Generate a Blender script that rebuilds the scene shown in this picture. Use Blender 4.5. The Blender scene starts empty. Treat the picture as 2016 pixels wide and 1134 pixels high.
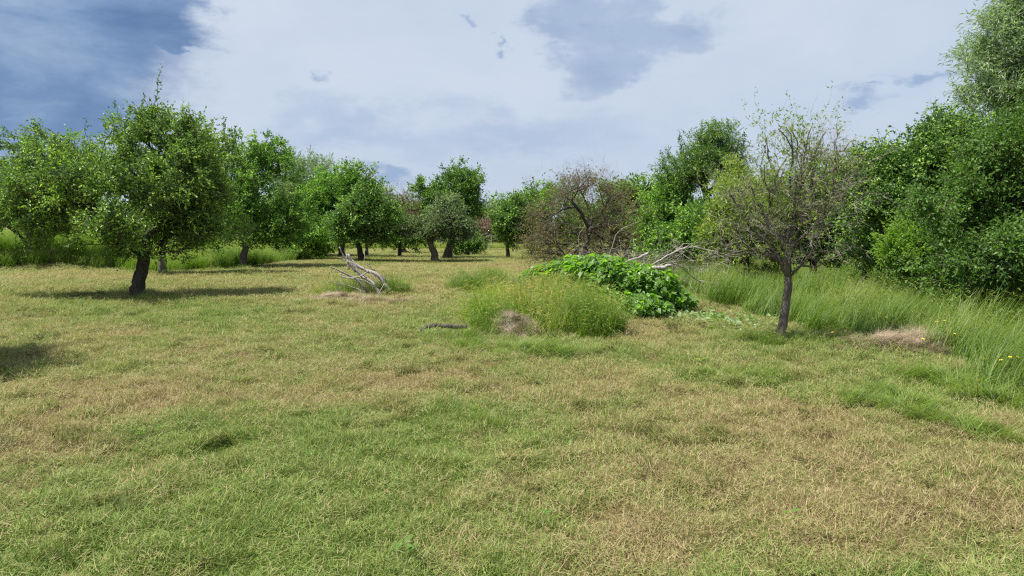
import bpy, math, random
import numpy as np
from mathutils import Vector

R = math.radians
sc = bpy.context.scene
COL = sc.collection
F = 1344.0                      # focal length in pixels of the 2016 wide photograph
PITCH = math.atan((567 - 460) / F)
EYE = 1.6

# ------------------------------------------------------------------ camera
cd = bpy.data.cameras.new('camera'); cam = bpy.data.objects.new('camera', cd); COL.objects.link(cam)
cd.sensor_width = 36; cd.lens = 24; cd.clip_start = 0.05; cd.clip_end = 3000
cam.location = (0, 0, EYE); cam.rotation_euler = (math.pi / 2 - PITCH, 0, 0)
sc.camera = cam

FWD = np.array([0, math.cos(PITCH), -math.sin(PITCH)]); UP = np.array([0, math.sin(PITCH), math.cos(PITCH)])
def ray(px, py):
    return FWD + np.array([1, 0, 0]) * (px - 1008) / F + UP * (567 - py) / F
def nray(px, py):
    d = ray(px, py); return d / np.linalg.norm(d)

# ------------------------------------------------------------------ sun, sky, exposure
SUN = np.array([-0.46, -0.14, 1.0]); SUN /= np.linalg.norm(SUN)
sd = bpy.data.lights.new('sun', 'SUN'); sd.energy = 4.9; sd.angle = R(0.6); sd.color = (1.0, 0.95, 0.86)
so = bpy.data.objects.new('sun', sd); COL.objects.link(so)
so.rotation_euler = Vector(SUN).to_track_quat('Z', 'Y').to_euler(); so.location = (0, 0, 30)

sc.view_settings.view_transform = 'Standard'; sc.view_settings.look = 'None'
sc.view_settings.exposure = 0.92; sc.view_settings.gamma = 1.0
sc.view_settings.use_curve_mapping = False
sc.cycles.use_denoising = False; sc.cycles.pixel_filter_type = 'BLACKMAN_HARRIS'; sc.cycles.filter_width = 1.25
sc.cycles.diffuse_bounces = 4; sc.cycles.transmission_bounces = 6; sc.cycles.sample_clamp_indirect = 4

world = bpy.data.worlds.new('World'); sc.world = world; world.use_nodes = True
nt = world.node_tree; N = nt.nodes; L = nt.links; N.clear()
class G:
    """small helper to wire shader nodes"""
    def __init__(s, nt): s.nt = nt
    def node(s, t, **k):
        n = s.nt.nodes.new(t)
        for a, b in k.items(): setattr(n, a, b)
        return n
    def put(s, sock, v):
        if isinstance(v, bpy.types.NodeSocket): s.nt.links.new(v, sock)
        elif v is not None:
            if hasattr(sock, 'default_value') and hasattr(sock.default_value, '__len__') and not hasattr(v, '__len__'):
                v = [v] * len(sock.default_value)
            if hasattr(v, '__len__') and len(v) == 3 and len(sock.default_value) == 4: v = (*v, 1)
            sock.default_value = v
    def math(s, op, a, b=None, c=None, clamp=False):
        n = s.node('ShaderNodeMath', operation=op, use_clamp=clamp)
        for i, v in enumerate((a, b, c)):
            if v is not None: s.put(n.inputs[i], v)
        return n.outputs[0]
    def vmath(s, op, a, b=None, out=0):
        n = s.node('ShaderNodeVectorMath', operation=op)
        s.put(n.inputs[0], a)
        if b is not None: s.put(n.inputs[1], b)
        return n.outputs[out]
    def noise(s, vec, scale, detail=4, rough=0.55, dist=0.0, out='Fac'):
        n = s.node('ShaderNodeTexNoise')
        s.put(n.inputs['Vector'], vec); n.inputs['Scale'].default_value = scale
        n.inputs['Detail'].default_value = detail; n.inputs['Roughness'].default_value = rough
        n.inputs['Distortion'].default_value = dist
        return n.outputs[out]
    def mix(s, f, a, b, blend='MIX'):
        n = s.node('ShaderNodeMix', data_type='RGBA', blend_type=blend)
        s.put(n.inputs[0], f); s.put(n.inputs[6], a); s.put(n.inputs[7], b)
        return n.outputs[2]
    def ramp(s, f, stops, interp='LINEAR'):
        n = s.node('ShaderNodeValToRGB'); cr = n.color_ramp; cr.interpolation = interp
        while len(cr.elements) < len(stops): cr.elements.new(0.5)
        for e, (p, c) in zip(cr.elements, stops):
            e.position = p; e.color = (*c, 1) if len(c) == 3 else c
        s.put(n.inputs[0], f); return n.outputs[0]
    def smooth(s, x, a, b):
        n = s.node('ShaderNodeMapRange', interpolation_type='SMOOTHSTEP')
        s.put(n.inputs[0], x); n.inputs[1].default_value = a; n.inputs[2].default_value = b
        return n.outputs[0]

g = G(nt)
tc = g.node('ShaderNodeTexCoord').outputs['Generated']
d = g.vmath('NORMALIZE', tc)
sky = g.node('ShaderNodeTexSky', sky_type='NISHITA'); sky.sun_disc = False
sky.sun_elevation = math.asin(SUN[2]); sky.sun_rotation = math.atan2(SUN[0], SUN[1]) % (2 * math.pi)
sky.air_density = 1.0; sky.dust_density = 1.2
flat = g.vmath('MULTIPLY', d, (1, 1, 2.2))
n1 = g.noise(flat, 1.7, 6, 0.55, 0.3)
n2 = g.noise(g.vmath('ADD', flat, (3.1, 7.7, 1.3)), 4.0, 7, 0.6, 0.25)
nw = g.noise(g.vmath('ADD', flat, (9, 2, 5)), 5.0, 6, 0.6, 0.0, 'Color')
warp = g.vmath('MULTIPLY', g.vmath('SUBTRACT', nw, (0.5, 0.5, 0.5)), (0.26, 0.26, 0.20))
nw2 = g.noise(g.vmath('ADD', flat, (1, 12, 5)), 16.0, 4, 0.6, 0.0, 'Color')
warp = g.vmath('ADD', warp, g.vmath('MULTIPLY', g.vmath('SUBTRACT', nw2, (0.5, 0.5, 0.5)), (0.07, 0.07, 0.06)))
dw = g.vmath('ADD', d, warp)
def cloud(px, py, rx, rz, soft=0.5):
    c = nray(px, py)
    q = g.vmath('MULTIPLY', g.vmath('SUBTRACT', dw, tuple(c)), (1 / rx, 1 / rx, 1 / rz))
    return g.smooth(g.vmath('LENGTH', q, out='Value'), 1.0, 1.0 - soft)
def mx(*a):
    r = a[0]
    for b in a[1:]: r = g.math('MAXIMUM', r, b)
    return r
# real grey rain clouds: one large bank to the left, a ragged one ahead to the right, small wisps
bank = mx(cloud(50, 105, .23, .13, .5), cloud(225, 35, .13, .055, .45), cloud(325, 72, .06, .026, .5), cloud(-220, 140, .30, .15, .5), cloud(150, 205, .13, .05, .5))
rag = mx(cloud(1195, 70, .11, .075, .5), cloud(1330, 70, .14, .06, .7), cloud(1190, 130, .075, .06, .6), cloud(1400, 110, .08, .03, .9))
wisp = mx(cloud(625, 168, .03, .02, 1), cloud(905, 48, .02, .013, 1), cloud(990, 92, .018, .016, 1), cloud(1700, 172, .04, .012, 1),
          cloud(1760, 180, .03, .01, 1), cloud(1860, 140, .05, .012, 1), cloud(1720, 210, .07, .02, 1), cloud(780, 375, .05, .03, 0.6))
low = mx(cloud(1010, 268, .30, .05, 1), cloud(700, 250, .2, .04, 1))
WK = 10.0 / 2 ** 0.92
def c3(r, gg, b):
    f = lambda u: ((u / 255 + .055) / 1.055) ** 2.4 if u > 10 else u / 3294
    return tuple(f(v) * WK for v in (r, gg, b))
elev = g.node('ShaderNodeSeparateXYZ'); g.put(elev.inputs[0], d)
base = g.ramp(g.math('MULTIPLY_ADD', n1, 0.75, g.math('MULTIPLY', n2, 0.35)),
              [(0.30, c3(158, 181, 212)), (0.44, c3(180, 199, 223)), (0.58, c3(199, 212, 230)), (0.72, c3(208, 219, 234))])
blue = g.mix(0.05, base, sky.outputs[0])
base = g.mix(g.smooth(elev.outputs[2], 0.16, 0.0), blue, c3(196, 208, 228))
# brighter rim along the edge of the bank
rimn = g.math('MULTIPLY', mx(cloud(380, 150, .10, .10, 1), cloud(470, 20, .22, .08, 1)), 0.75)
base = g.mix(rimn, base, c3(210, 220, 236))
base = g.mix(g.math('MULTIPLY', low, 0.55), base, c3(160, 182, 216))
bankcol = g.ramp(n2, [(0.34, c3(92, 124, 170)), (0.48, c3(116, 146, 187)), (0.62, c3(152, 176, 208))])
base = g.mix(g.math('MULTIPLY', bank, 0.97), base, bankcol)
nh = g.noise(g.vmath('ADD', flat, (4, 4, 9)), 9.0, 7, 0.62, 0.4)
rag = g.smooth(g.math('ADD', g.math('MULTIPLY', rag, 0.85), g.math('MULTIPLY', g.math('SUBTRACT', nh, 0.5), 1.7)), 0.05, 0.85)
rag = g.math('MULTIPLY', rag, mx(cloud(1130, 60, .12, .09, 1), cloud(1210, 70, .16, .12, .8), cloud(1340, 80, .17, .09, .9)))
ragcol = g.ramp(n2, [(0.35, c3(130, 157, 196)), (0.6, c3(160, 182, 213))])
base = g.mix(g.math('MULTIPLY', rag, 0.78), base, ragcol)
base = g.mix(g.math('MULTIPLY', wisp, 0.8), base, c3(146, 172, 208))
bg = g.node('ShaderNodeBackground'); g.put(bg.inputs[0], base); bg.inputs[1].default_value = 0.1
wo = g.node('ShaderNodeOutputWorld'); L.new(bg.outputs[0], wo.inputs[0])

# ------------------------------------------------------------------ numeric helpers
def hash2(ix, iy, seed):
    n = (ix.astype(np.int64) * 374761393 + iy.astype(np.int64) * 668265263 + seed * 974634777) & 0x7fffffff
    n = ((n ^ (n >> 13)) * 1274126177) & 0x7fffffff
    n = n ^ (n >> 16)
    return (n & 0xffff) / 65535.0
def vnoise(x, y, seed=0):
    x0 = np.floor(x); y0 = np.floor(y); fx = x - x0; fy = y - y0
    fx = fx * fx * (3 - 2 * fx); fy = fy * fy * (3 - 2 * fy)
    a = hash2(x0, y0, seed); b = hash2(x0 + 1, y0, seed); c = hash2(x0, y0 + 1, seed); dd = hash2(x0 + 1, y0 + 1, seed)
    return (a * (1 - fx) + b * fx) * (1 - fy) + (c * (1 - fx) + dd * fx) * fy
def fbm(x, y, seed=0, oct=4):
    s = 0; a = 1; t = 0
    for i in range(oct):
        s = s + a * vnoise(x * 2 ** i, y * 2 ** i, seed + i * 17); t += a; a *= 0.5
    return s / t
def sstep(x, a, b):
    t = np.clip((x - a) / (b - a), 0, 1); return t * t * (3 - 2 * t)
MOUNDS = [(0.75, 12.6, 1.35, 1.5, 0.30), (2.0, 14.6, 1.3, 1.2, 0.30), (-0.6, 21.5, 1.2, 1.3, 0.15), (-3.9, 18.2, 0.9, 0.7, 0.10),
          (5.5, 9.4, 0.9, 0.45, 0.11)]
def hgt(x, y):
    x = np.asarray(x, float); y = np.asarray(y, float)
    z = (fbm(x * .22 + 3, y * .22, 5, 3) - .5) * 0.22
    z = z + (fbm(x * 1.7, y * 1.7 + 9, 8, 3) - .5) * 0.06
    z = z * sstep(np.hypot(x, y), 0, 5)
    near = 1 - sstep(y, 18, 40)
    z = z + (fbm(x * 6, y * 6, 3, 3) - .5) * 0.11 * (0.3 + 0.7 * near)
    z = z + 0.95 * sstep(-x, 15.5, 24) * sstep(y, 28, 33)
    z = z + 1.2 * sstep(y, 90, 160)
    for mx_, my_, sx, sy, a in MOUNDS:
        z = z + a * np.exp(-((x - mx_) / sx) ** 2 - ((y - my_) / sy) ** 2)
    return z
def h1(x, y): return float(hgt(np.array([x]), np.array([y]))[0])
def gp(px, py):
    """where the sight line through a pixel meets the ground"""
    dd = ray(px, py); t = 1.0
    for i in range(4000):
        p = np.array([0, 0, EYE]) + dd * t
        if p[2] <= h1(p[0], p[1]): break
        t += 0.02 + t * 0.002
    return p
def flatp(px, py):
    dd = ray(px, py); t = -EYE / dd[2]; p = np.array([0, 0, EYE]) + dd * t; return p[0], p[1]
def at(px, py, Y):
    dd = ray(px, py); return np.array([0, 0, EYE]) + dd * (Y / dd[1])
PXM = lambda Y: Y / F      # metres per pixel at depth Y

# where the mown meadow is green (1) and where it is straw coloured (0)
BLOBS = [(560, 1010, 1.3, .9, .55), (700, 860, 1.7, 1.2, .42), (330, 900, 1.0, .7, .35), (950, 830, .8, .7, .45), (1010, 1080, 1.2, .5, .16),
         (120, 640, 3.5, 1.6, .42), (400, 605, 4.0, 1.4, .45), (420, 745, 1.8, .8, .35), (1020, 690, 2.2, .45, .6), (1180, 715, 1.5, .5, .3),
         (1420, 640, 1.2, .9, .45), (1600, 690, 1.4, .6, .5), (1750, 740, 1.1, .5, .3), (1900, 800, 1.2, .5, .4), (560, 640, 2.5, 1.3, .12),
         (150, 720, 2., 1., .2), (480, 560, 3.5, 1.2, .15), (1240, 880, .9, .6, .12), (600, 590, 4, 1, .1), (1480, 760, 1.2, .35, .3), (640, 480, 5, 8, .3), (800, 505, 6, 2, .3),
         (900, 760, 3., .8, -.32), (1180, 780, 2.4, .9, -.34), (80, 840, 1.2, .9, -.35), (200, 770, 1.4, .5, -.3), (330, 735, .9, .3, -.3), (1300, 660, 1.2, .7, -.45), (1440, 610, 1.5, 1.0, -.35),
         (700, 600, 1.3, 1.0, -.4), (800, 560, 3.5, 4, -.3), (250, 545, 5, 2, -.3), (1700, 950, 2.0, 1.0, -.3), (1950, 1050, 1.2, .6, -.2), (1400, 1000, 1.0, .6, -.12), (1500, 830, 2.0, .6, -.25),
         (980, 530, 6, 6, -.3), (1850, 790, .8, .2, -.3), (300, 660, 3, .5, -.15), (650, 700, 1.8, .7, -.15)]
BL = [(*flatp(a, b), c, dd, e) for a, b, c, dd, e in BLOBS]
def green(x, y):
    v = 0.53 + (fbm(x * .8, y * .8, 21, 4) - .5) * 0.85 + (fbm(x * 3.2, y * 2.6, 31, 3) - .5) * 0.95
    wx = (fbm(x * .9, y * .9, 41, 3) - .5) * 2.2; wy = (fbm(x * .9, y * .9, 42, 3) - .5) * 2.2; x = x + wx; y = y + wy
    for bx, by, sx, sy, a in BL:
        v = v + (.50 if a > 0 else .85) * a * np.exp(-((x - bx) / sx) ** 2 - ((y - by) / sy) ** 2)
    return np.clip(v, 0, 1)

# ------------------------------------------------------------------ object helpers
def tag(o, label=None, cat=None, group=None, kind=None):
    if label: o['label'] = label
    if cat: o['category'] = cat
    if group: o['group'] = group
    if kind: o['kind'] = kind
    return o
def empty(name, loc, label, cat, group=None):
    o = bpy.data.objects.new(name, None); COL.objects.link(o); o.location = loc; o.empty_display_size = 0.2
    return tag(o, label, cat, group)
def mesh_obj(name, V, Fc, mats, parent=None, attrs=None, smooth=False, loc=None, midx=None):
    me = bpy.data.meshes.new(name)
    me.from_pydata([tuple(v) for v in V] if not isinstance(V, np.ndarray) else V.tolist(), [], Fc)
    for k, (dom, ty, val) in (attrs or {}).items():
        a = me.attributes.new(k, ty, dom); val = np.asarray(val, dtype=np.float32 if ty != 'INT' else np.int32)
        a.data.foreach_set('vector' if ty == 'FLOAT_VECTOR' else 'value', val.ravel())
    for m in (mats if isinstance(mats, (list, tuple)) else [mats]): me.materials.append(m)
    if smooth: me.polygons.foreach_set('use_smooth', [True] * len(me.polygons))
    if midx is not None: me.polygons.foreach_set('material_index', midx)
    me.update()
    o = bpy.data.objects.new(name, me); COL.objects.link(o)
    if parent is not None: o.parent = parent
    if loc is not None: o.location = loc
    return o
class MB:
    def __init__(s): s.v = []; s.f = []; s.m = []; s.n = 0
    def add(s, v, f, mi=0):
        s.v.append(np.asarray(v, float)); n = s.n
        s.f += [tuple(i + n for i in q) for q in f]; s.m += [mi] * len(f); s.n += len(v)
    def tube(s, P, rad, sides=6, mi=0, jit=0.0, rng=None):
        P = np.asarray(P, float); n = len(P)
        T = np.gradient(P, axis=0); T /= np.linalg.norm(T, axis=1)[:, None] + 1e-9
        a = np.array([0.13, 0.31, 1.0]) if abs(T[0][2]) < .9 else np.array([1.0, .2, 0])
        ang = np.arange(sides) * 2 * math.pi / sides; ca = np.cos(ang); sa = np.sin(ang)
        u = a - T * (T @ a)[:, None]; u /= np.linalg.norm(u, axis=1)[:, None] + 1e-9
        w = np.cross(T, u); rr = np.asarray(rad, float)[:, None] * np.ones((1, sides))
        if jit and rng is not None: rr = rr * (1 + jit * (rng.random(rr.shape) - .5))
        V = P[:, None, :] + u[:, None, :] * (rr * ca)[:, :, None] + w[:, None, :] * (rr * sa)[:, :, None]
        V = V.reshape(-1, 3)
        f = []
        for i in range(n - 1):
            b = i * sides
            for k in range(sides):
                k2 = (k + 1) % sides
                f.append((b + k, b + k2, b + sides + k2, b + sides + k))
        V = np.vstack([V, P[-1] + T[-1] * rad[-1] * 0.6, P[0] - T[0] * rad[0] * .3]); e = (n - 1) * sides
        for k in range(sides):
            f.append((e + k, e + (k + 1) % sides, n * sides)); f.append(((k + 1) % sides, k, n * sides + 1))
        s.add(V, f, mi)
    def box(s, a, b, mi=0):
        (x0, y0, z0), (x1, y1, z1) = a, b
        s.add([(x0, y0, z0), (x1, y0, z0), (x1, y1, z0), (x0, y1, z0), (x0, y0, z1), (x1, y0, z1), (x1, y1, z1), (x0, y1, z1)],
              [(0, 3, 2, 1), (4, 5, 6, 7), (0, 1, 5, 4), (1, 2, 6, 5), (2, 3, 7, 6), (3, 0, 4, 7)], mi)
    def build(s, name, mats, parent=None, smooth=False, loc=None):
        return mesh_obj(name, np.vstack(s.v), s.f, mats, parent, None, smooth, loc, s.m)

# instancer: one mesh holding small source pieces (kind >= 0) and loose points (kind -1)
NVAR = 4
ng = bpy.data.node_groups.new('spread_pieces', 'GeometryNodeTree')
ng.interface.new_socket('Geometry', in_out='INPUT', socket_type='NodeSocketGeometry')
ng.interface.new_socket('Geometry', in_out='OUTPUT', socket_type='NodeSocketGeometry')
gi = ng.nodes.new('NodeGroupInput'); go = ng.nodes.new('NodeGroupOutput')
def nattr(nm, ty):
    n = ng.nodes.new('GeometryNodeInputNamedAttribute'); n.data_type = ty; n.inputs[0].default_value = nm; return n.outputs[0]
kindA = nattr('kind', 'INT')
def sep(v):
    c = ng.nodes.new('FunctionNodeCompare'); c.data_type = 'INT'; c.operation = 'EQUAL'
    ng.links.new(kindA, c.inputs[2]); c.inputs[3].default_value = v
    s_ = ng.nodes.new('GeometryNodeSeparateGeometry'); s_.domain = 'POINT'
    ng.links.new(gi.outputs[0], s_.inputs[0]); ng.links.new(c.outputs[0], s_.inputs[1]); return s_.outputs[0]
jn = ng.nodes.new('GeometryNodeJoinGeometry')
for v in range(NVAR):
    gt = ng.nodes.new('GeometryNodeGeometryToInstance'); ng.links.new(sep(v), gt.inputs[0]); ng.links.new(gt.outputs[0], jn.inputs[0])
iop = ng.nodes.new('GeometryNodeInstanceOnPoints')
ng.links.new(sep(-1), iop.inputs['Points']); ng.links.new(jn.outputs[0], iop.inputs['Instance'])
iop.inputs['Pick Instance'].default_value = True
ng.links.new(nattr('vid', 'INT'), iop.inputs['Instance Index'])
e2r = ng.nodes.new('FunctionNodeEulerToRotation'); ng.links.new(nattr('rot', 'FLOAT_VECTOR'), e2r.inputs[0])
ng.links.new(e2r.outputs[0], iop.inputs['Rotation']); ng.links.new(nattr('scl', 'FLOAT_VECTOR'), iop.inputs['Scale'])
ng.links.new(iop.outputs[0], go.inputs[0])

def scatter(name, protos, P, ROT, SCL, IG, mats, rng, parent=None, loc=(0, 0, 0)):
    """protos: list of NVAR tuples (V, F, r per vertex, material index per face)"""
    P = np.asarray(P, float) - np.asarray(loc); n = len(P)
    Vs = []; Fs = []; rs = []; ks = []; ms = []; c = 0
    for k, (v, f, r, m) in enumerate(protos):
        Vs.append(v); Fs += [tuple(i + c for i in q) for q in f]; rs.append(r); ks += [k] * len(v); ms += list(m); c += len(v)
    V = np.vstack(Vs + [P]); r = np.concatenate(rs + [np.zeros(n)])
    SCL = np.asarray(SCL, float)
    if SCL.ndim == 1: SCL = np.repeat(SCL[:, None], 3, 1)
    z3 = np.zeros((c, 3))
    at_ = {'kind': ('POINT', 'INT', ks + [-1] * n), 'vid': ('POINT', 'INT', np.concatenate([np.zeros(c), rng.integers(0, NVAR, n)])),
           'rot': ('POINT', 'FLOAT_VECTOR', np.vstack([z3, ROT])), 'scl': ('POINT', 'FLOAT_VECTOR', np.vstack([z3, SCL])),
           'ig': ('POINT', 'FLOAT', np.concatenate([np.zeros(c), IG])), 'r': ('POINT', 'FLOAT', r)}
    o = mesh_obj(name, V, Fs, mats, parent, at_, False, None if parent is not None else loc, ms)
    md = o.modifiers.new('spread', 'NODES'); md.node_group = ng
    return tag(o, kind='stuff')

# ------------------------------------------------------------------ materials
def mat(name):
    m = bpy.data.materials.new(name); m.use_nodes = True; m.node_tree.nodes.clear(); gg = G(m.node_tree)
    out = gg.node('ShaderNodeOutputMaterial'); return m, gg, out
def attr(gg, nm, ty='GEOMETRY'):
    n = gg.node('ShaderNodeAttribute', attribute_name=nm, attribute_type=ty); return n.outputs['Fac']
def leaf_mat(name, cols, trans=0.4, rough=0.5, back=None, noise=0.8):
    """cols: dark to light stops picked per leaf (r), per spray (ig) and by slow noise over the place"""
    m, gg, out = mat(name)
    pos = gg.node('ShaderNodeNewGeometry').outputs['Position']
    t = gg.math('ADD', gg.math('MULTIPLY', attr(gg, 'r'), 0.38), gg.math('MULTIPLY', attr(gg, 'ig', 'INSTANCER'), 0.38))
    t = gg.math('ADD', t, gg.math('MULTIPLY', gg.noise(pos, noise, 3), 0.24))
    n = len(cols)
    c = gg.ramp(t, [(0.12 + 0.76 * i / (n - 1), cc) for i, cc in enumerate(cols)])
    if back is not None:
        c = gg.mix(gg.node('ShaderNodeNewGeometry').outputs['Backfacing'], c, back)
    p = gg.node('ShaderNodeBsdfPrincipled'); gg.put(p.inputs['Base Color'], c); p.inputs['Roughness'].default_value = rough
    p.inputs['Specular IOR Level'].default_value = 0.35
    tr = gg.node('ShaderNodeBsdfTranslucent'); gg.put(tr.inputs[0], gg.mix(1.0, c, (1.6, 1.9, 0.75), 'MULTIPLY'))
    mxs = gg.node('ShaderNodeMixShader'); mxs.inputs[0].default_value = trans
    gg.nt.links.new(p.outputs[0], mxs.inputs[1]); gg.nt.links.new(tr.outputs[0], mxs.inputs[2])
    gg.nt.links.new(mxs.outputs[0], out.inputs[0]); return m
def bark_mat(name, c0, c1, scale=14, lichen=None):
    m, gg, out = mat(name)
    o = gg.node('ShaderNodeTexCoord').outputs['Object']
    v = gg.vmath('MULTIPLY', o, (1, 1, 0.28))
    n = gg.noise(v, scale, 6, 0.65, 0.6); n3 = gg.noise(o, 2.1, 3)
    c = gg.ramp(n, [(0.33, c0), (0.62, c1)])
    if lichen: c = gg.mix(gg.smooth(n3, 0.52, 0.66), c, lichen)
    p = gg.node('ShaderNodeBsdfPrincipled'); gg.put(p.inputs['Base Color'], c); p.inputs['Roughness'].default_value = 0.9
    b = gg.node('ShaderNodeBump'); b.inputs['Strength'].default_value = 0.9; b.inputs['Distance'].default_value = 0.03
    gg.put(b.inputs['Height'], n); gg.nt.links.new(b.outputs[0], p.inputs['Normal'])
    gg.nt.links.new(p.outputs[0], out.inputs[0]); return m
def plain_mat(name, c0, c1, scale=8, rough=0.8, stretch=(1, 1, 1), bump=0.3):
    m, gg, out = mat(name)
    o = gg.vmath('MULTIPLY', gg.node('ShaderNodeTexCoord').outputs['Object'], stretch)
    n = gg.noise(o, scale, 5, 0.6)
    p = gg.node('ShaderNodeBsdfPrincipled'); gg.put(p.inputs['Base Color'], gg.ramp(n, [(0.3, c0), (0.7, c1)])); p.inputs['Roughness'].default_value = rough
    b = gg.node('ShaderNodeBump'); b.inputs['Strength'].default_value = bump; b.inputs['Distance'].default_value = 0.02
    gg.put(b.inputs['Height'], n); gg.nt.links.new(b.outputs[0], p.inputs['Normal'])
    gg.nt.links.new(p.outputs[0], out.inputs[0]); return m

# mown sward: straw to green picked from the patch value (ig) and the blade value (r)
SWARD = [(0.0, (.17, .12, .06)), (0.12, (.40, .31, .175)), (0.28, (.37, .30, .155)), (0.42, (.28, .265, .11)), (0.56, (.19, .24, .062)), (0.72, (.135, .215, .036)), (0.86, (.23, .30, .075)), (1.0, (.06, .11, .02))]
def sward_mat(name):
    m, gg, out = mat(name)
    ig = attr(gg, 'ig', 'INSTANCER'); r = attr(gg, 'r')
    t = gg.math('ADD', gg.math('MULTIPLY', ig, 0.62), gg.math('MULTIPLY', gg.math('SUBTRACT', r, 0.36), 0.72), clamp=True)
    c = gg.ramp(t, SWARD)
    p = gg.node('ShaderNodeBsdfPrincipled'); gg.put(p.inputs['Base Color'], c); p.inputs['Roughness'].default_value = 0.6
    p.inputs['Specular IOR Level'].default_value = 0.25
    tr = gg.node('ShaderNodeBsdfTranslucent'); gg.put(tr.inputs[0], gg.mix(1.0, c, (1.4, 1.5, 0.8), 'MULTIPLY'))
    mxs = gg.node('ShaderNodeMixShader'); mxs.inputs[0].default_value = 0.25
    gg.nt.links.new(p.outputs[0], mxs.inputs[1]); gg.nt.links.new(tr.outputs[0], mxs.inputs[2]); gg.nt.links.new(mxs.outputs[0], out.inputs[0])
    return m
def ground_mat():
    m, gg, out = mat('meadow_soil_and_thatch')
    pos = gg.node('ShaderNodeNewGeometry').outputs['Position']; gv = attr(gg, 'gv')
    n = gg.noise(pos, 22, 6, 0.7); n2 = gg.noise(gg.vmath('MULTIPLY', pos, (1, .4, 1)), 5.0, 5, 0.65)
    t = gg.math('ADD', gg.math('MULTIPLY', gv, 0.75), gg.math('MULTIPLY', gg.math('SUBTRACT', gg.math('ADD', n, gg.math('MULTIPLY', n2, .6)), 0.65), 0.55), clamp=True)
    c = gg.ramp(t, SWARD); c = gg.mix(1.0, c, (0.36, 0.36, 0.30), 'MULTIPLY')
    p = gg.node('ShaderNodeBsdfPrincipled'); gg.put(p.inputs['Base Color'], c); p.inputs['Roughness'].default_value = 0.95
    p.inputs['Specular IOR Level'].default_value = 0.1
    b = gg.node('ShaderNodeBump'); b.inputs['Strength'].default_value = 0.8; b.inputs['Distance'].default_value = 0.04
    gg.put(b.inputs['Height'], n); gg.nt.links.new(b.outputs[0], p.inputs['Normal']); gg.nt.links.new(p.outputs[0], out.inputs[0]); return m
M_sward = sward_mat('mown_grass_and_straw'); M_ground = ground_mat()
M_clump = leaf_mat('shadow_dark_cut_grass', [(.035, .045, .010), (.10, .11, .022), (.16, .17, .04), (.28, .24, .10)], 0.15, 0.7)  # dark shadows among the clippings are put into this colour
M_tall = leaf_mat('tall_grass', [(0.051, 0.094, 0.013), (0.092, 0.154, 0.020), (0.143, 0.215, 0.036), (0.348, 0.300, 0.136)], 0.35, 0.5)
M_weed = leaf_mat('weedy_grass', [(0.069, 0.127, 0.022), (0.138, 0.235, 0.033), (0.262, 0.304, 0.066), (0.373, 0.273, 0.132)], 0.3, 0.55)
M_windrow = leaf_mat('cut_green_grass', [(0.048, 0.088, 0.013), (0.104, 0.164, 0.022), (0.160, 0.232, 0.040), (0.264, 0.272, 0.104)], 0.3, 0.5)
M_straw = leaf_mat('dry_straw', [(0.166, 0.127, 0.088), (0.304, 0.240, 0.167), (0.457, 0.360, 0.261)], 0.1, 0.8)
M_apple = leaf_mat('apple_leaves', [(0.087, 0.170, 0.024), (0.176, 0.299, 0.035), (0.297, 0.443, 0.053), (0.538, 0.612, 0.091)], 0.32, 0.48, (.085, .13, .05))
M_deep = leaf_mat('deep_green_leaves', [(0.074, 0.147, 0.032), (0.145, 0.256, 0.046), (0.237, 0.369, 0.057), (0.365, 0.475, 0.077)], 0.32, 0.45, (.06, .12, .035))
M_bright = leaf_mat('fresh_hazel_leaves', [(.06, .12, .015), (.11, .20, .024), (.17, .28, .035), (.25, .35, .06)], .45, .5)
M_shade = leaf_mat('shade_darkened_leaves', [(0.033, 0.074, 0.016), (0.060, 0.128, 0.023), (0.098, 0.182, 0.029), (0.180, 0.270, 0.039)], .3, .55)  # shade at the right edge put into the leaf colour
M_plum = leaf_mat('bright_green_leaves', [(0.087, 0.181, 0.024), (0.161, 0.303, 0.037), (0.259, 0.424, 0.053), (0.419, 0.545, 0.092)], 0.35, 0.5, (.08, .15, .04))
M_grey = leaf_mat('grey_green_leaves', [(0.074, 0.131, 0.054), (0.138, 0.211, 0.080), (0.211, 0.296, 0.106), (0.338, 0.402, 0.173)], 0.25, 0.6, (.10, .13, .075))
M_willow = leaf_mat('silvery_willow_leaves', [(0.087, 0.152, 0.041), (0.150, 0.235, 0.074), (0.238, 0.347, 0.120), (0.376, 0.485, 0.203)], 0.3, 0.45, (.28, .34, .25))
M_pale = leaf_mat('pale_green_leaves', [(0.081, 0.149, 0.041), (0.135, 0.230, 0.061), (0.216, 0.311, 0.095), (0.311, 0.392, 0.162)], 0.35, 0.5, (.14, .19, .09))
M_olive = leaf_mat('yellow_olive_leaves', [(0.089, 0.141, 0.027), (0.152, 0.223, 0.034), (0.228, 0.297, 0.047), (0.316, 0.342, 0.081)], 0.35, 0.5)
M_rust = leaf_mat('rusty_leaves', [(0.062, 0.137, 0.023), (0.133, 0.150, 0.042), (0.238, 0.171, 0.053), (0.177, 0.246, 0.053)], 0.25, 0.6)
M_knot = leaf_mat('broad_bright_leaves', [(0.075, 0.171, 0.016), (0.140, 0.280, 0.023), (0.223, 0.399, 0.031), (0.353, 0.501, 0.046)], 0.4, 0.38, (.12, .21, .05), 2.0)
M_yellow = plain_mat('yellow_petals', (.75, .55, .02), (.85, .65, .04))
M_barkd = bark_mat('dark_bark', (.018, .014, .011), (.075, .06, .048))
M_bark = bark_mat('grey_bark', (.045, .036, .028), (.15, .125, .10), 14, (.15, .155, .11))
M_barkl = bark_mat('pale_dead_wood', (.17, .15, .13), (.42, .385, .35), 18)
M_barkg = bark_mat('weathered_dead_wood', (.10, .085, .07), (.27, .235, .20), 18)
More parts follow.
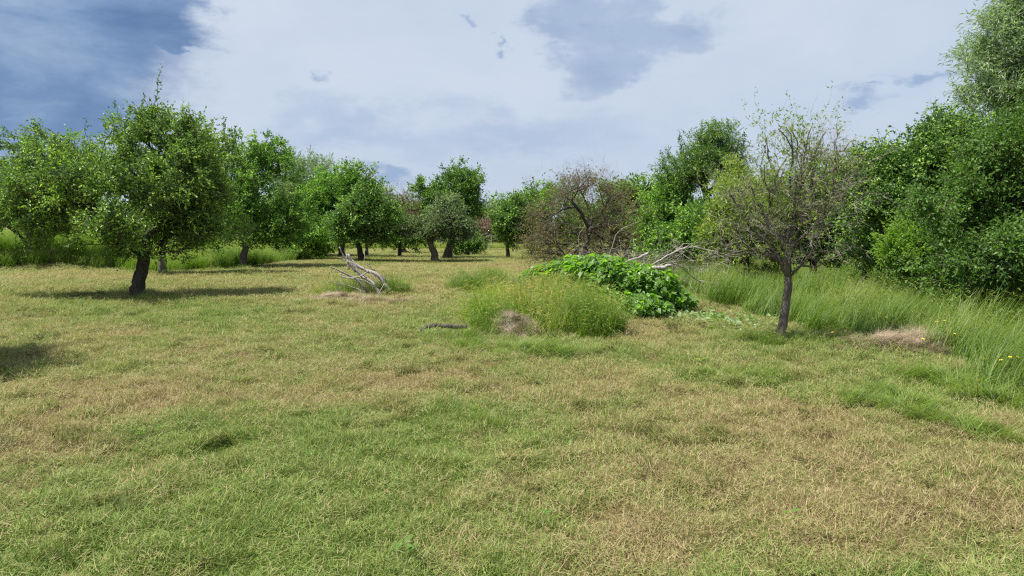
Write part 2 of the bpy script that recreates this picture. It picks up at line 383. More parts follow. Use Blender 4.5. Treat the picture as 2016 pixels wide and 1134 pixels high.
M_twig = plain_mat('twigs', (.09, .07, .055), (.20, .165, .13))
M_twigp = plain_mat('purple_brown_twigs', (.07, .05, .045), (.17, .12, .105))
M_twigl = plain_mat('grey_twigs', (.15, .13, .11), (.33, .29, .25))
M_log = bark_mat('wet_dark_branch', (.02, .016, .014), (.09, .075, .065), 20)
M_board = plain_mat('dark_brown_boards', (.035, .018, .013), (.075, .040, .028), 5, 0.8, (6, 6, .5))
M_tile = plain_mat('red_brown_roof_tile', (.10, .055, .04), (.17, .09, .06), 9)
M_post = plain_mat('concrete_post', (.26, .24, .21), (.42, .40, .36), 12)
M_white = plain_mat('chipped_white_paint', (.6, .6, .57), (.8, .8, .77), 6)
M_wire = plain_mat('galvanised_wire', (.2, .2, .2), (.32, .32, .31), 20, 0.5)
M_hill = plain_mat('wooded_hillside', (.03, .05, .02), (.07, .09, .04), 0.15, 0.95)

# ------------------------------------------------------------------ source pieces for the scatters
def leaf2(p, dr, nr, ln, wd, fold=.25):
    dr = dr / (np.linalg.norm(dr) + 1e-9); s = np.cross(dr, nr); s /= np.linalg.norm(s) + 1e-9; n = np.cross(s, dr)
    v = [p, p + dr * ln * .42 + s * wd * .5 + n * wd * fold, p + dr * ln - n * ln * .08, p + dr * ln * .42 - s * wd * .5 + n * wd * fold]
    return v, [(0, 1, 2), (0, 2, 3)]
def stick(p, q, r):
    d_ = q - p; d_ = d_ / (np.linalg.norm(d_) + 1e-9); a = np.array([0., 0, 1]) if abs(d_[2]) < .9 else np.array([1., 0, 0])
    u = np.cross(d_, a); u /= np.linalg.norm(u); w = np.cross(d_, u)
    v = [p + u * r, p - u * r * .5 + w * r * .87, p - u * r * .5 - w * r * .87, q]
    return v, [(0, 1, 3), (1, 2, 3), (2, 0, 3)]
def spray(rng, ln=.07, wd=.035, size=.36, twigs=6, per=7, droop=.25, up=.8, sticks=True):
    V = []; Fc = []; r = []; m = []
    def add(vf, rr, mi):
        c = len(V); V.extend(vf[0]); Fc.extend([tuple(i + c for i in q) for q in vf[1]]); r.extend([rr] * len(vf[0])); m.extend([mi] * len(vf[1]))
    for t in range(twigs):
        a = rng.uniform(-1.15, 1.15); e = rng.uniform(-.75, .8)
        dr = np.array([math.cos(a) * math.cos(e), math.sin(a) * math.cos(e), math.sin(e)]); L_ = size * rng.uniform(.6, 1.15)
        p0 = np.array([size * rng.uniform(-.25, .2), 0, 0.]); tip = p0 + dr * L_ - np.array([0, 0, droop * L_ * .4])
        if sticks and t % 2 == 0: add(stick(p0, tip, .004), 0.5, 1)
        for k in range(per):
            f = (k + .6) / per; p = p0 * (1 - f) + tip * f
            ld = dr * .55 + rng.normal(0, .62, 3); ld[2] -= droop
            nr = np.array([0, 0, up]) + rng.normal(0, .5, 3)
            s = rng.uniform(.65, 1.2)
            add(leaf2(p, ld, nr, ln * s, wd * s), rng.random(), 0)
    return np.array(V), Fc, np.array(r), m
def twigspray(rng, size=.55, n=16, r0=.005, leafn=0, ln=.06, wd=.03):
    V = []; Fc = []; r = []; m = []
    def add(vf, rr, mi):
        c = len(V); V.extend(vf[0]); Fc.extend([tuple(i + c for i in q) for q in vf[1]]); r.extend([rr] * len(vf[0])); m.extend([mi] * len(vf[1]))
    ends = [(np.zeros(3), np.array([1., 0, 0.]))]; pts = []
    for k in range(n):
        p, dr = ends[rng.integers(0, len(ends))]
        d2 = dr + rng.normal(0, .48, 3); d2 /= np.linalg.norm(d2); L_ = size * rng.uniform(.22, .5)
        q = p + d2 * L_; add(stick(p, q, r0 * (1 if k < 4 else .6)), .5, 1); ends.append((q, d2)); ends.append((p * .4 + q * .6, d2)); pts.append((q, d2))
    for k in range(leafn):
        p, dr = pts[rng.integers(0, len(pts))]
        s = rng.uniform(.6, 1.2); add(leaf2(p + rng.normal(0, .02, 3), rng.normal(0, .7, 3) + dr * .5, np.array([0, 0, .8]) + rng.normal(0, .4, 3), ln * s, wd * s), rng.random(), 0)
    return np.array(V), Fc, np.array(r), m
def blade(p, az, tilt, ln, wd, bend, seg=2, tw=0.0):
    """curved grass blade from p; tilt 0 upright, pi/2 flat; returns strip"""
    hd = np.array([math.cos(az), math.sin(az), 0.]); sd_ = np.array([-math.sin(az + tw), math.cos(az + tw), 0.])
    V = []; q = np.array(p, float); th = tilt
    for i in range(seg + 1):
        w = wd * (1 - i / seg) * .5 if i else wd * .42
        if i == seg: V.append(q.copy())
        else: V += [q + sd_ * w, q - sd_ * w]
        q = q + (hd * math.sin(th) + np.array([0, 0, math.cos(th)])) * ln / seg; th += bend / seg
    Fc = []
    for i in range(seg - 1): b = 2 * i; Fc.append((b, b + 1, b + 3, b + 2))
    b = 2 * (seg - 1); Fc.append((b, b + 1, b + 2)); return V, Fc
def grass_piece(rng, rad, n, lens, wid, tilt, bend, seg=2, az=None, upr=None, rfun=None, zmax=0.0, heads=0.0):
    V = []; Fc = []; r = []; m = []
    for k in range(n):
        a = rng.uniform(0, 2 * math.pi); q = rad * math.sqrt(rng.random())
        p = (q * math.cos(a), q * math.sin(a), rng.uniform(-.005, zmax))
        ti = rng.uniform(*tilt); be = rng.uniform(*bend); ln = rng.uniform(*lens)
        if upr is not None and rng.random() < upr: ti = rng.uniform(.05, .7); be = rng.uniform(.2, 1.0); ln *= .6; p = (p[0], p[1], -.005); rr = .38 + .62 * rng.random()
        else: rr = rng.random()
        aa = rng.uniform(0, 2 * math.pi) if az is None else rng.normal(az[0], az[1])
        v, f = blade(p, aa, ti, ln, wid * rng.uniform(.7, 1.3), be, seg, rng.uniform(-.6, .6))
        c = len(V); V += v; Fc += [tuple(i + c for i in q_) for q_ in f]; r += [rr] * len(v); m += [0] * len(f)
        if heads and rng.random() < heads:      # a seed head at the tip
            t = np.array(v[-1]); dr = np.array([math.cos(aa) * .8, math.sin(aa) * .8, -.1])
            vv, ff = leaf2(t - dr * .03, dr, np.array([0, 0, 1.]), rng.uniform(.09, .15), .014); c = len(V)
            V += vv; Fc += [tuple(i + c for i in q_) for q_ in ff]; r += [1.15] * 4; m += [0] * 2
    return np.array(V), Fc, np.array(r), m

rg = np.random.default_rng(11)
P_APPLE = [spray(rg, .082, .042, .36, 7, 7) for _ in range(4)]
P_MID = [spray(rg, .12, .066, .42, 7, 6) for _ in range(4)]
P_FAR = [spray(rg, .15, .085, .55, 8, 6, sticks=False) for _ in range(4)]
P_WIL = [spray(rg, .14, .028, .5, 7, 8, .5, .5) for _ in range(4)]
P_BROAD = [spray(rg, .082, .052, .42, 8, 7, .35) for _ in range(4)]
P_SPARSE = [twigspray(rg, .55, 13, .004, 26, .085, .036) for _ in range(4)]
P_TWIG = [twigspray(rg, .62, 24, .005) for _ in range(4)]
P_RUST = [twigspray(rg, .7, 20, .008, 18, .10, .055) for _ in range(4)]
P_MOWN = [grass_piece(rg, .17, 170, (.025, .085), .0042, (.95, 1.6), (-.4, .6), 2, None, .40, None, .024) for _ in range(4)]
P_MOWNF = [grass_piece(rg, .26, 150, (.05, .12), .0075, (.9, 1.6), (-.4, .5), 2, None, .45, None, .025) for _ in range(4)]
P_CLUMP = [grass_piece(rg, .085, 130, (.06, .17), .0052, (.2, 1.3), (.9, 2.0), 3, None, .1, None, .04) for _ in range(4)]
P_TUFT = [grass_piece(rg, .10, 90, (.10, .22), .005, (.05, .9), (.3, 1.3), 3) for _ in range(4)]
P_TALL = [grass_piece(rg, .20, 80, (.22, .95), .0125, (.02, .45), (.3, 1.5), 4, (-.15, .8), heads=.2) for _ in range(4)]
P_TALLF = [grass_piece(rg, .34, 80, (.35, 1.05), .018, (.02, .30), (.2, 1.0), 3, (-.15, .8), heads=.2) for _ in range(4)]
P_WEED = [grass_piece(rg, .16, 60, (.16, .55), .0095, (.05, .55), (.2, 1.2), 3, heads=.12) for _ in range(4)]
P_STRAW = [grass_piece(rg, .16, 90, (.12, .32), .004, (1.1, 1.6), (-.3, .7), 3, (0.0, .55), zmax=.03) for _ in range(4)]
P_ROW = [grass_piece(rg, .11, 55, (.12, .36), .0075, (.75, 1.55), (-.1, .9), 3, (0.0, .7), zmax=.04) for _ in range(4)]

# ------------------------------------------------------------------ ground
def build_ground():
    ys = np.concatenate([np.linspace(-14, 2, 20), 2 + (np.linspace(0, 1, 300) ** 1.8) * 38, np.linspace(41, 110, 70), np.linspace(115, 900, 40)])[:]
    us = np.concatenate([-np.geomspace(6, 1.35, 24), np.linspace(-1.3, 1.3, 330), np.geomspace(1.35, 6, 24)])
    Y, U = np.meshgrid(ys, us, indexing='ij')
    X = U * np.maximum(np.abs(Y) * .85 + 3, 8)
    Z = hgt(X, Y) - .022; n, m_ = Y.shape
    V = np.stack([X, Y, Z], -1).reshape(-1, 3)
    i = np.arange(n - 1)[:, None] * m_ + np.arange(m_ - 1)[None]
    Fq = np.stack([i, i + 1, i + m_ + 1, i + m_], -1).reshape(-1, 4)
    me_attr = {'gv': ('POINT', 'FLOAT', green(V[:, 0], V[:, 1]))}
    o = mesh_obj('ground', V, Fq.tolist(), M_ground, None, me_attr, True)
    tag(o, 'mown orchard meadow floor of dry thatch and short grass', None, None, 'structure')
build_ground()

# outline of the unmown grass, in metres
def line(pts): return np.array([flatp(a, b) for a, b in pts])
RE = line([(1265, 548), (1345, 572), (1385, 592), (1470, 612), (1560, 642), (1660, 660), (1760, 676), (1870, 690), (1905, 745), (1960, 785), (2030, 800), (2300, 880)])
RPOLY = np.vstack([RE, [(30, 4), (45, 45), (11.5, 45)]])
LE = line([(-60, 534), (130, 531), (240, 533), (330, 536), (370, 530), (480, 526), (560, 517), (625, 509), (640, 500)])
LPOLY = np.vstack([LE, [(-16, 75), (-60, 75), (-60, 30)]])
def inside(P, x, y):
    c = np.zeros(len(x), bool); n = len(P)
    for i in range(n):
        x0, y0 = P[i]; x1, y1 = P[(i + 1) % n]
        k = ((y0 > y) != (y1 > y)) & (x < (x1 - x0) * (y - y0) / (y1 - y0 + 1e-12) + x0); c ^= k
    return c
MW = (0.75, 12.7, 1.45, 1.9)     # weedy hummock: centre, radii
def weedy(x, y, f=1.0): return ((x - MW[0]) / MW[2]) ** 2 + ((y - MW[1]) / MW[3]) ** 2 < f
def in_tall(x, y): 
    wx = x + (fbm(x * 1.3, y * 1.3, 77, 3) - .5) * .9; wy = y + (fbm(x * 1.3, y * 1.3, 78, 3) - .5) * .9
    return inside(RPOLY, wx, wy) | inside(LPOLY, wx, wy)
def frustum_points(rng, y0, y1, dens, margin=2.2):
    n = int(dens * (y1 - y0) * (0.80 * (y0 + y1) + 2 * margin))
    y = rng.uniform(y0, y1, n * 2); w = .80 * y + margin; x = rng.uniform(-1, 1, n * 2) * (.80 * y1 + margin)
    k = np.abs(x) < w; return x[k], y[k]
def slope_rot(rng, x, y, tilt=.03, k=1.0):
    e = .06; gx = (hgt(x + e, y) - hgt(x - e, y)) / (2 * e); gy = (hgt(x, y + e) - hgt(x, y - e)) / (2 * e); n = len(x)
    q = [(Vector((-k * a, -k * b, 1)).to_track_quat('Z', 'Y').to_matrix() @ __import__('mathutils').Matrix.Rotation(c, 3, 'Z')).to_euler() for a, b, c in zip(gx, gy, rng.uniform(0, 6.283, n))]
    return np.array([tuple(v) for v in q]) + rng.normal(0, tilt, (n, 3))
def rz(rng, n, tilt=0.0):
    return np.stack([rng.normal(0, tilt, n) if tilt else np.zeros(n), rng.normal(0, tilt, n) if tilt else np.zeros(n), rng.uniform(0, 2 * math.pi, n)], 1)

rg = np.random.default_rng(5)
xs = []; ys = []; ss = []
for y0, y1, dens, sc_ in ((1.8, 6, 115, 1.0), (6, 10, 70, 1.1), (10, 16, 40, 1.3)):
    x, y = frustum_points(rg, y0, y1, dens * .5); xs.append(x); ys.append(y); ss.append(sc_ * rg.uniform(.75, 1.2, len(x)))
x = np.concatenate(xs); y = np.concatenate(ys); s = np.concatenate(ss); k = ~in_tall(x, y); x, y, s = x[k], y[k], s[k]
rot = slope_rot(rg, x, y, .05)
ig = np.clip(green(x, y) + .03 + (fbm(x * 7, y * 5, 301, 2) - .5) * .55 + rg.normal(0, .13, len(x)), 0, 1)
o = scatter('mown_grass', P_MOWN, np.stack([x, y, hgt(x, y) + .004], 1), rot, np.stack([s, s, s * rg.uniform(.6, 1.7, len(s)) * (.6 + .9 * fbm(x * 5, y * 5, 302, 2))], 1), ig, [M_sward], rg)
tag(o, 'short mown grass and dry clippings over the near meadow', 'grass')
xs = []; ys = []; ss = []
for y0, y1, dens, sc_ in ((15, 24, 26, 1.3), (24, 40, 13, 1.8), (40, 90, 4.5, 2.6)):
    x, y = frustum_points(rg, y0, y1, dens * .5); xs.append(x); ys.append(y); ss.append(sc_ * rg.uniform(.75, 1.2, len(x)))
x = np.concatenate(xs); y = np.concatenate(ys); s = np.concatenate(ss); k = ~in_tall(x, y); x, y, s = x[k], y[k], s[k]
ig = np.clip(green(x, y) + rg.normal(0, .08, len(x)), 0, 1)
o = scatter('mown_grass', P_MOWNF, np.stack([x, y, hgt(x, y) + .004], 1), slope_rot(rg, x, y, .03), np.stack([s, s, np.minimum(s, 1.4)], 1), ig, [M_sward], rg)
tag(o, 'short mown grass and pale clippings under the distant trees', 'grass')
# raked up wisps and clumps that throw small shadows, deepened by shade put into their colour
x, y = frustum_points(rg, 2.5, 20, 3.2); k = ~in_tall(x, y); x, y = x[k], y[k]
k = fbm(x * .9, y * .9, 55, 3) + rg.random(len(x)) * .35 > .62; x, y = x[k], y[k]
ig = np.clip(rg.normal(.35, .3, len(x)), 0, 1); s = rg.uniform(.4, 1.15, len(x)) ** 1.3
o = scatter('grass_clippings', P_CLUMP, np.stack([x, y, hgt(x, y) + .005], 1), rz(rg, len(x), .15), np.stack([s * rg.uniform(.9, 1.9, len(s)), s, s * .95], 1), ig, [M_clump], rg)
tag(o, 'loose clumps of cut grass lying over the mown meadow', 'grass clippings')

# tall unmown grass
def tall_field(name, poly, y0, y1, dens, protos, label, smul=1.0, box=None):
    n = int(dens * (box[1] - box[0]) * (y1 - y0)); x = rg.uniform(box[0], box[1], n); y = rg.uniform(y0, y1, n)
    wx = x + (fbm(x * 1.3, y * 1.3, 77, 3) - .5) * .9; wy = y + (fbm(x * 1.3, y * 1.3, 78, 3) - .5) * .9
    k = inside(poly, wx, wy) & (np.abs(x) < .8 * y + 2.5); x, y = x[k], y[k]; shade = 1 - .35 * sstep(y, 11.5, 14) * sstep(x, 7.5, 9.5) * (y < 25)
    s = smul * (.35 + .95 * fbm(x * .9, y * .9, 91, 3)) * rg.uniform(.8, 1.15, len(x)) * shade
    ig = np.clip(fbm(x * .6, y * .6, 66, 3) * 1.3 - .15 + rg.normal(0, .15, len(x)), 0, 1)
    rot = np.stack([rg.normal(0, .06, len(x)), rg.normal(.1, .06, len(x)), rg.normal(0, .5, len(x))], 1)
    o = scatter(name, protos, np.stack([x, y, hgt(x, y) - .02], 1), rot, s, ig, [M_tall], rg)
    return tag(o, label, 'tall grass')
tall_field('tall_grass', RPOLY, 4, 15, 16, P_TALL, 'tall green unmown grass below the dark trees on the right', 1.0, (2, 14.5))
tall_field('tall_grass', RPOLY, 15, 34, 6, P_TALLF, 'tall seeding grass between the leafy bush and the tree line', 1.0, (3, 27))
tall_field('tall_grass', LPOLY, 28, 60, 5, P_TALLF, 'tall green grass behind the apple trees on the left', 1.12, (-45, -9))
# yellowish strip of longer grass in front of the far fence
n = 3200; x = rg.uniform(-22, 14, n); y = rg.uniform(70, 79, n); k = y > 71.5 + 2 * fbm(x * .3, y * .1, 5, 2); x, y = x[k], y[k]
o = scatter('tall_grass', P_TALLF, np.stack([x, y, hgt(x, y)], 1), rz(rg, len(x)), rg.uniform(.45, .8, len(x)), rg.uniform(.4, .9, len(x)), [M_weed], rg)
tag(o, 'yellowish strip of long grass along the far wire fence', 'tall grass')

# ------------------------------------------------------------------ trees
def grow(trunk, rad, attrs, rng, fork=0.6, seg=.33, wig=.10, wpath=.45, sag=.12, lexp=.44):
    """trunk: polyline; attrs: crown points. Returns nodes, parents, weights, extra flags"""
    pos = [np.asarray(p, float) for p in trunk]; par = [-1] + list(range(len(trunk) - 1)); nt_ = len(trunk)
    L0 = int(fork * (nt_ - 1)); order = np.argsort(np.linalg.norm(attrs - pos[-1], axis=1)); plen = [0.0] * nt_
    tips = []
    A = np.array(pos)
    cap = nt_ + len(attrs) * 14; buf = np.zeros((cap, 3)); buf[:nt_] = A; pl = np.zeros(cap); cnt = nt_
    pl[:L0] = 1e3
    for i in range(L0, nt_): pl[i] = (nt_ - 1 - i) * .15
    dirs = np.zeros((cap, 3)); dirs[1:nt_] = A[1:] - A[:-1]
    dirs[:cnt] /= np.linalg.norm(dirs[:cnt], axis=1)[:, None] + 1e-9
    for ai in order:
        a = attrs[ai]; dv = a - buf[:cnt]; ds = np.linalg.norm(dv, axis=1) + 1e-9
        cs = np.einsum('ij,ij->i', dv, dirs[:cnt]) / ds
        cost = ds * (1 + .35 * (1 - cs)) + wpath * pl[:cnt]
        b = int(np.argmin(cost)); D = ds[b]; n = max(1, int(D / seg))
        p0 = buf[b]; t0 = dirs[b]; prev = b
        for k in range(1, n + 1):
            f = k / n; q = p0 + (a - p0) * f + t0 * D * .35 * f * (1 - f) + np.array([0, 0, sag * D * f * (1 - f)])
            if k < n: q = q + rng.normal(0, wig * seg, 3)
            if cnt >= cap: break
            buf[cnt] = q; par.append(prev); dr = q - buf[prev]; dirs[cnt] = dr / (np.linalg.norm(dr) + 1e-9)
            pl[cnt] = pl[prev] + np.linalg.norm(dr); prev = cnt; cnt += 1
        tips.append(prev)
    pos = buf[:cnt].copy(); par = np.array(par); w = np.zeros(cnt)
    for t in tips: w[t] += 1
    for i in range(cnt - 1, 0, -1): w[par[i]] += max(w[i], .2)
    w = np.maximum(w, .5); wr = w[nt_ - 1] if w[nt_ - 1] > 1 else w.max()
    r = rad * .92 * (w / w[L0 if L0 < nt_ else 0]) ** lexp
    r = np.maximum(r, .0055)
    for i in range(nt_):                      # trunk keeps its own girth with a flared foot
        f = i / (nt_ - 1); r[i] = rad * (1.0 - .22 * f) * (1 + .7 * math.exp(-f * 9))
    return pos, par, w, r, nt_, np.array(tips), dirs[:cnt]
def chains(pos, par, w, nt_):
    ch = [[] for _ in range(len(pos))]
    for i in range(1, len(pos)): ch[par[i]].append(i)
    out = []; stack = [(0, None, 0)]
    while stack:
        st, prev, lim = stack.pop(); c = ([prev] if prev is not None else []) + [st]; cur = st
        while ch[cur]:
            if cur < nt_ - 1: nx = cur + 1
            else: nx = max(ch[cur], key=lambda q: w[q])
            for q in ch[cur]:
                if q != nx: stack.append((q, cur, q if lim == 0 else lim))
            if lim == 0 and cur == nt_ - 1:    # trunk ends here, the rest are limbs
                stack.append((nx, cur, nx)); break
            c.append(nx); cur = nx
        out.append((lim, c))
    return out
def sample_lobes(lobes, n, rng, dmin, gk=4.0, gap=-.35):
    vol = np.array([l[3] * l[4] * l[5] for l in lobes]); vol = vol / vol.sum(); pts = []
    for l, v in zip(lobes, vol):
        k = max(4, int(n * v)); q = rng.normal(0, 1, (k * 8, 3)); q /= np.linalg.norm(q, axis=1)[:, None]
        q *= (rng.random(len(q)) ** (1 / 2.6) * .96)[:, None]
        q = q * (1 + .34 * (rng.random((len(q), 1)) - .45)) * np.array(l[3:6])
        o_ = (rng.random(len(q)) < .12) & (q[:, 2] > -.2 * l[5]); q[o_] *= rng.uniform(1.12, 1.38, (o_.sum(), 1)); q = q + np.array(l[:3]); rng.shuffle(q)
        nz = np.sin(q[:, 0] * gk + 1.3 * np.sin(q[:, 2] * gk * .8)) + np.sin(q[:, 1] * gk * 1.1 + 2 + q[:, 0]) + np.sin(q[:, 2] * gk * 1.2 + 1.1 * np.sin(q[:, 1] * gk))
        q = q[nz > gap]; keep = []
        for p in q:
            if len(keep) >= k: break
            if not keep or np.min(np.linalg.norm(np.array(keep) - p, axis=1)) > dmin: keep.append(p)
        pts += keep
    return np.array(pts)
ROOTS = {}
def tree(name, label, cat, base, trunk, rad, lobes, n=120, protos=None, leaf=None, bark=None, twig=None, D=None, per=5, group=None, limbs=0,
         seed=1, spread=.28, fork=.6, scl=1.0, dead=None, shoots=(), depth=.95, base_pt=None, node_sprays=.35, up=.25, wig=.10, sag=.12, wpath=.45, seg=.33, gap=-1.0, lexp=.44, bare_per=None):
    """base: pixel of the foot; trunk: pixels up to the fork; lobes: (px,py,rx,ry[,dy[,ry_depth]]) in pixels at the tree's depth"""
    rng = np.random.default_rng(seed); protos = protos or P_MID; leaf = leaf or M_plum; bark = bark or M_barkd; twig = twig or M_twig
    b = gp(*base) if D is None else None
    if D is None: D = b[1]
    else: b = at(base[0], base[1], D); b[2] = h1(b[0], b[1])
    u = PXM(D); b[2] = h1(b[0], b[1])
    tr = [b - np.array([0, 0, .12])] + [at(px, py, D) for px, py in trunk]
    # refine the trunk line
    tr = np.array(tr); t_ = np.linspace(0, len(tr) - 1, max(6, len(tr) * 3)); tr = np.stack([np.interp(t_, np.arange(len(tr)), tr[:, k]) for k in range(3)], 1)
    tr[1:-1] += rng.normal(0, rad * .07, (len(tr) - 2, 3))
    LB = []
    for l in lobes:
        c = at(l[0], l[1], D + (l[4] if len(l) > 4 else 0)); rx = l[2] * u; rz_ = l[3] * u
        LB.append((*c, rx, (l[5] if len(l) > 5 else max(rx, rz_) * depth), rz_))
    A = sample_lobes(LB, n, rng, .9 * (sum(l[3] * l[4] * l[5] for l in LB) * 4 / n) ** (1 / 3) * .62, 2.0 if D < 25 else 1.3, gap)
    A = A[A[:, 2] > h1(b[0], b[1]) + .25]
    pos, par, w, r, nt_, tips, dirs = grow(tr, rad, A, rng, fork, seg, wig, wpath, sag, lexp)
    root = empty(name, b, label, cat, group)
    cs = chains(pos, par, w, nt_); L_ = pos - b
    limw = {}
    for lim, c in cs:
        if lim: limw[lim] = w[lim]
    big = sorted(limw, key=lambda q: -limw[q])[:limbs]
    mbs = {0: MB()}
    for q in big: mbs[q] = MB()
    for lim, c in cs:
        key = lim if lim in mbs else 0; pts = L_[c]; rr = r[c].copy()
        if c[0] != 0 and len(c) > 1: rr[0] = min(rr[0], rr[1] * 1.25)
        if len(c) < 2: continue
        mr = rr.max(); sides = 10 if mr > .09 else 7 if mr > .04 else 5 if mr > .015 else 3
        mbs[key].tube(pts, rr, sides, 0, .18 if mr > .04 else 0, rng)
    mbs[0].build('trunk', bark, root, True)
    for q in big:
        if mbs[q].n: mbs[q].build('limb', bark, root, True)
    # foliage
    def leafset(nm, pr, lm, tips_, per_, spread_, scl_, nodes_frac, tag_label=None):
        P = []; DD = []
        for _ in range(per_):
            P.append(pos[tips_] + rng.normal(0, spread_, (len(tips_), 3)) * np.array([1, 1, .8])); DD.append(dirs[tips_])
        k = np.where((w < 6) & (np.arange(len(w)) >= nt_) & (rng.random(len(w)) < nodes_frac))[0]
        if len(k): P.append(pos[k] + rng.normal(0, spread_ * .6, (len(k), 3))); DD.append(dirs[k])
        P = np.vstack(P); DD = np.vstack(DD) + rng.normal(0, .55, (len(P), 3)) + np.array([0, 0, up])
        k = P[:, 2] > b[2] + .12; P, DD = P[k], DD[k]
        yaw = np.arctan2(DD[:, 1], DD[:, 0]); pit = np.arctan2(DD[:, 2], np.hypot(DD[:, 0], DD[:, 1]))
        rot = np.stack([rng.normal(0, .4, len(P)), -pit, yaw], 1)
        ig = np.clip(.5 + rng.normal(0, .2, len(P)), 0, 1)
        o = scatter(nm, pr, P - b, rot, scl_ * rng.uniform(.75, 1.2, len(P)), ig, [lm, twig], rng, root); return o
    if dead is None:
        leafset('foliage', protos, leaf, tips, per, spread, scl, node_sprays)
    else:
        cond = dead(pos[tips], rng)           # True = bare
        if (~cond).any(): leafset('foliage', protos, leaf, tips[~cond], per, spread, scl, node_sprays * .4)
        if cond.any(): leafset('bare_twigs', P_TWIG, leaf, tips[cond], bare_per or max(1, per - 2), spread, scl, node_sprays * .25)
    # long upright water shoots with small leaves up their length
    for (ax, ay, bx, by, lw) in shoots:
        p0 = at(ax, ay + 55, D); p1 = at(bx, by, D) + np.array([0, rng.normal(0, .3), 0]); n_ = 7; f = np.linspace(0, 1, n_)[:, None]
        P = p0 + (p1 - p0) * f + rng.normal(0, .03, (n_, 3)); m = MB(); m.tube(P - b, np.linspace(.013, .003, n_), 4)
        ln_ = np.linalg.norm(p1 - p0)
        for k in range(int(ln_ * 36 * lw)):
            q = (P[0] + (P[-1] - P[0]) * rng.random()) - b
            v, f_ = leaf2(q + rng.normal(0, .02, 3), rng.normal(0, .8, 3) + np.array([0, 0, .5]), rng.normal(0, .6, 3) + np.array([0, 0, .6]), .085 * max(1, D / 17), .04 * max(1, D / 17)); m.add(v, f_, 1)
        m.build('water_shoot', [bark, leaf], root)
    return root

# --- left: the apple trees
tree('apple_tree', 'broad round apple tree nearest on the left, dark forked trunk over its own shadow', 'tree', (272, 587),
     [(270, 565), (276, 540), (284, 515), (283, 500)], .17,
     [(305, 325, 115, 105), (215, 395, 125, 85, -.3), (350, 395, 100, 90), (105, 405, 95, 70), (165, 455, 85, 42, -.6), (280, 455, 115, 45, -.5), (75, 340, 65, 55, .6), (20, 400, 80, 50, -.2), (205, 485, 50, 22, -.6),
      (190, 320, 70, 60, .5), (390, 455, 60, 30), (75, 290, 28, 28, .4), (130, 305, 25, 22), (350, 270, 45, 45), (260, 255, 55, 40)],
     400, P_APPLE, M_apple, M_barkd, per=6, limbs=6, seed=3, spread=.15, group='apple trees of the orchard', node_sprays=.1, depth=1.05, gap=-.15,
     shoots=[(290, 240, 306, 125, 1), (285, 235, 291, 190, 1), (262, 240, 270, 184, 1), (245, 250, 243, 200, .8), (355, 240, 360, 205, .7), (372, 250, 374, 215, .4), (75, 290, 70, 252, 1), (130, 290, 125, 262, 1), (180, 280, 168, 240, .7), (330, 230, 322, 205, .8)])
tree('apple_tree', 'apple tree at the left edge, its low crown behind the broad near one', 'tree', (45, 520), [(48, 505), (55, 485)], .14,
     [(40, 400, 90, 40), (110, 365, 70, 55), (0, 405, 70, 36), (10, 375, 60, 35), (130, 425, 70, 36)],
     150, P_APPLE, M_apple, M_barkd, per=5, seed=4, spread=.3, D=31, group='apple trees of the orchard', scl=1.25)
tree('apple_tree', 'apple tree with a grey trunk just behind the broad near one', 'tree', (320, 541), [(320, 515), (324, 485)], .155,
     [(370, 400, 80, 65), (410, 330, 50, 65), (330, 430, 90, 40), (430, 430, 55, 40), (440, 300, 22, 40)],
     150, P_MID, M_apple, M_bark, per=5, seed=5, spread=.28, group='apple trees of the orchard', node_sprays=.5,
     shoots=[(425, 300, 430, 250, 1), (445, 300, 441, 235, 1.2), (455, 300, 462, 250, 1), (420, 310, 405, 270, 1)])
tree('apple_tree', 'tall leafy tree with a short forked dark trunk and grey limbs near its top', 'tree', (478, 528),
     [(478, 510), (484, 485), (480, 468)], .17,
     [(500, 430, 85, 50), (520, 330, 50, 50), (480, 370, 60, 50), (550, 420, 45, 55), (530, 300, 35, 25), (480, 305, 25, 28), (430, 440, 50, 30), (555, 345, 20, 22)],
     200, P_MID, M_plum, M_bark, per=5, limbs=3, seed=6, spread=.30, node_sprays=.5, group='apple trees of the orchard', shoots=[(525, 300, 528, 272, 1), (495, 300, 492, 270, 1)])
# --- the clump left of centre
tree('willow_bush', 'pale wispy willow rising behind the clump left of centre', 'tree', (600, 502), [(600, 480), (605, 450)], .12,
     [(600, 370, 42, 55), (620, 335, 26, 25), (575, 430, 45, 45), (590, 400, 50, 40)], 110, P_WIL, M_pale, M_bark, per=3, seed=7, spread=.45, scl=1.9, D=50)
tree('shrub', 'low yellow-green shrub at the foot of the pale wispy willow', 'shrub', (590, 508), [(590, 500), (592, 490)], .08,
     [(590, 455, 38, 35), (610, 470, 45, 25), (560, 465, 25, 25), (625, 440, 30, 30)], 80, P_FAR, M_plum, M_barkd, per=4, seed=8, spread=.35, D=41)
tree('plum_tree', 'wide domed green tree with a dark trunk in shade left of centre', 'tree', (672, 504), [(672, 490), (676, 472)], .22,
     [(670, 400, 70, 60), (625, 435, 55, 45), (695, 365, 50, 28), (640, 375, 40, 30), (720, 420, 35, 45), (650, 460, 60, 22)],
     200, P_FAR, M_plum, M_barkd, per=5, seed=9, spread=.4, D=46, shoots=[(660, 345, 662, 328, 1), (690, 340, 694, 330, 1)])
tree('dead_tree', 'bare dead twigs sticking out above the domed green tree', 'tree', (722, 500), [(722, 460), (722, 400), (724, 350)], .10,
     [(712, 335, 20, 12), (738, 348, 14, 16), (724, 365, 22, 14)], 26, P_TWIG, M_rust, M_barkg, M_twig, D=48, per=1, seed=10, spread=.05, dead=lambda p, q: np.ones(len(p), bool), fork=.8, seg=.25, wig=.25)
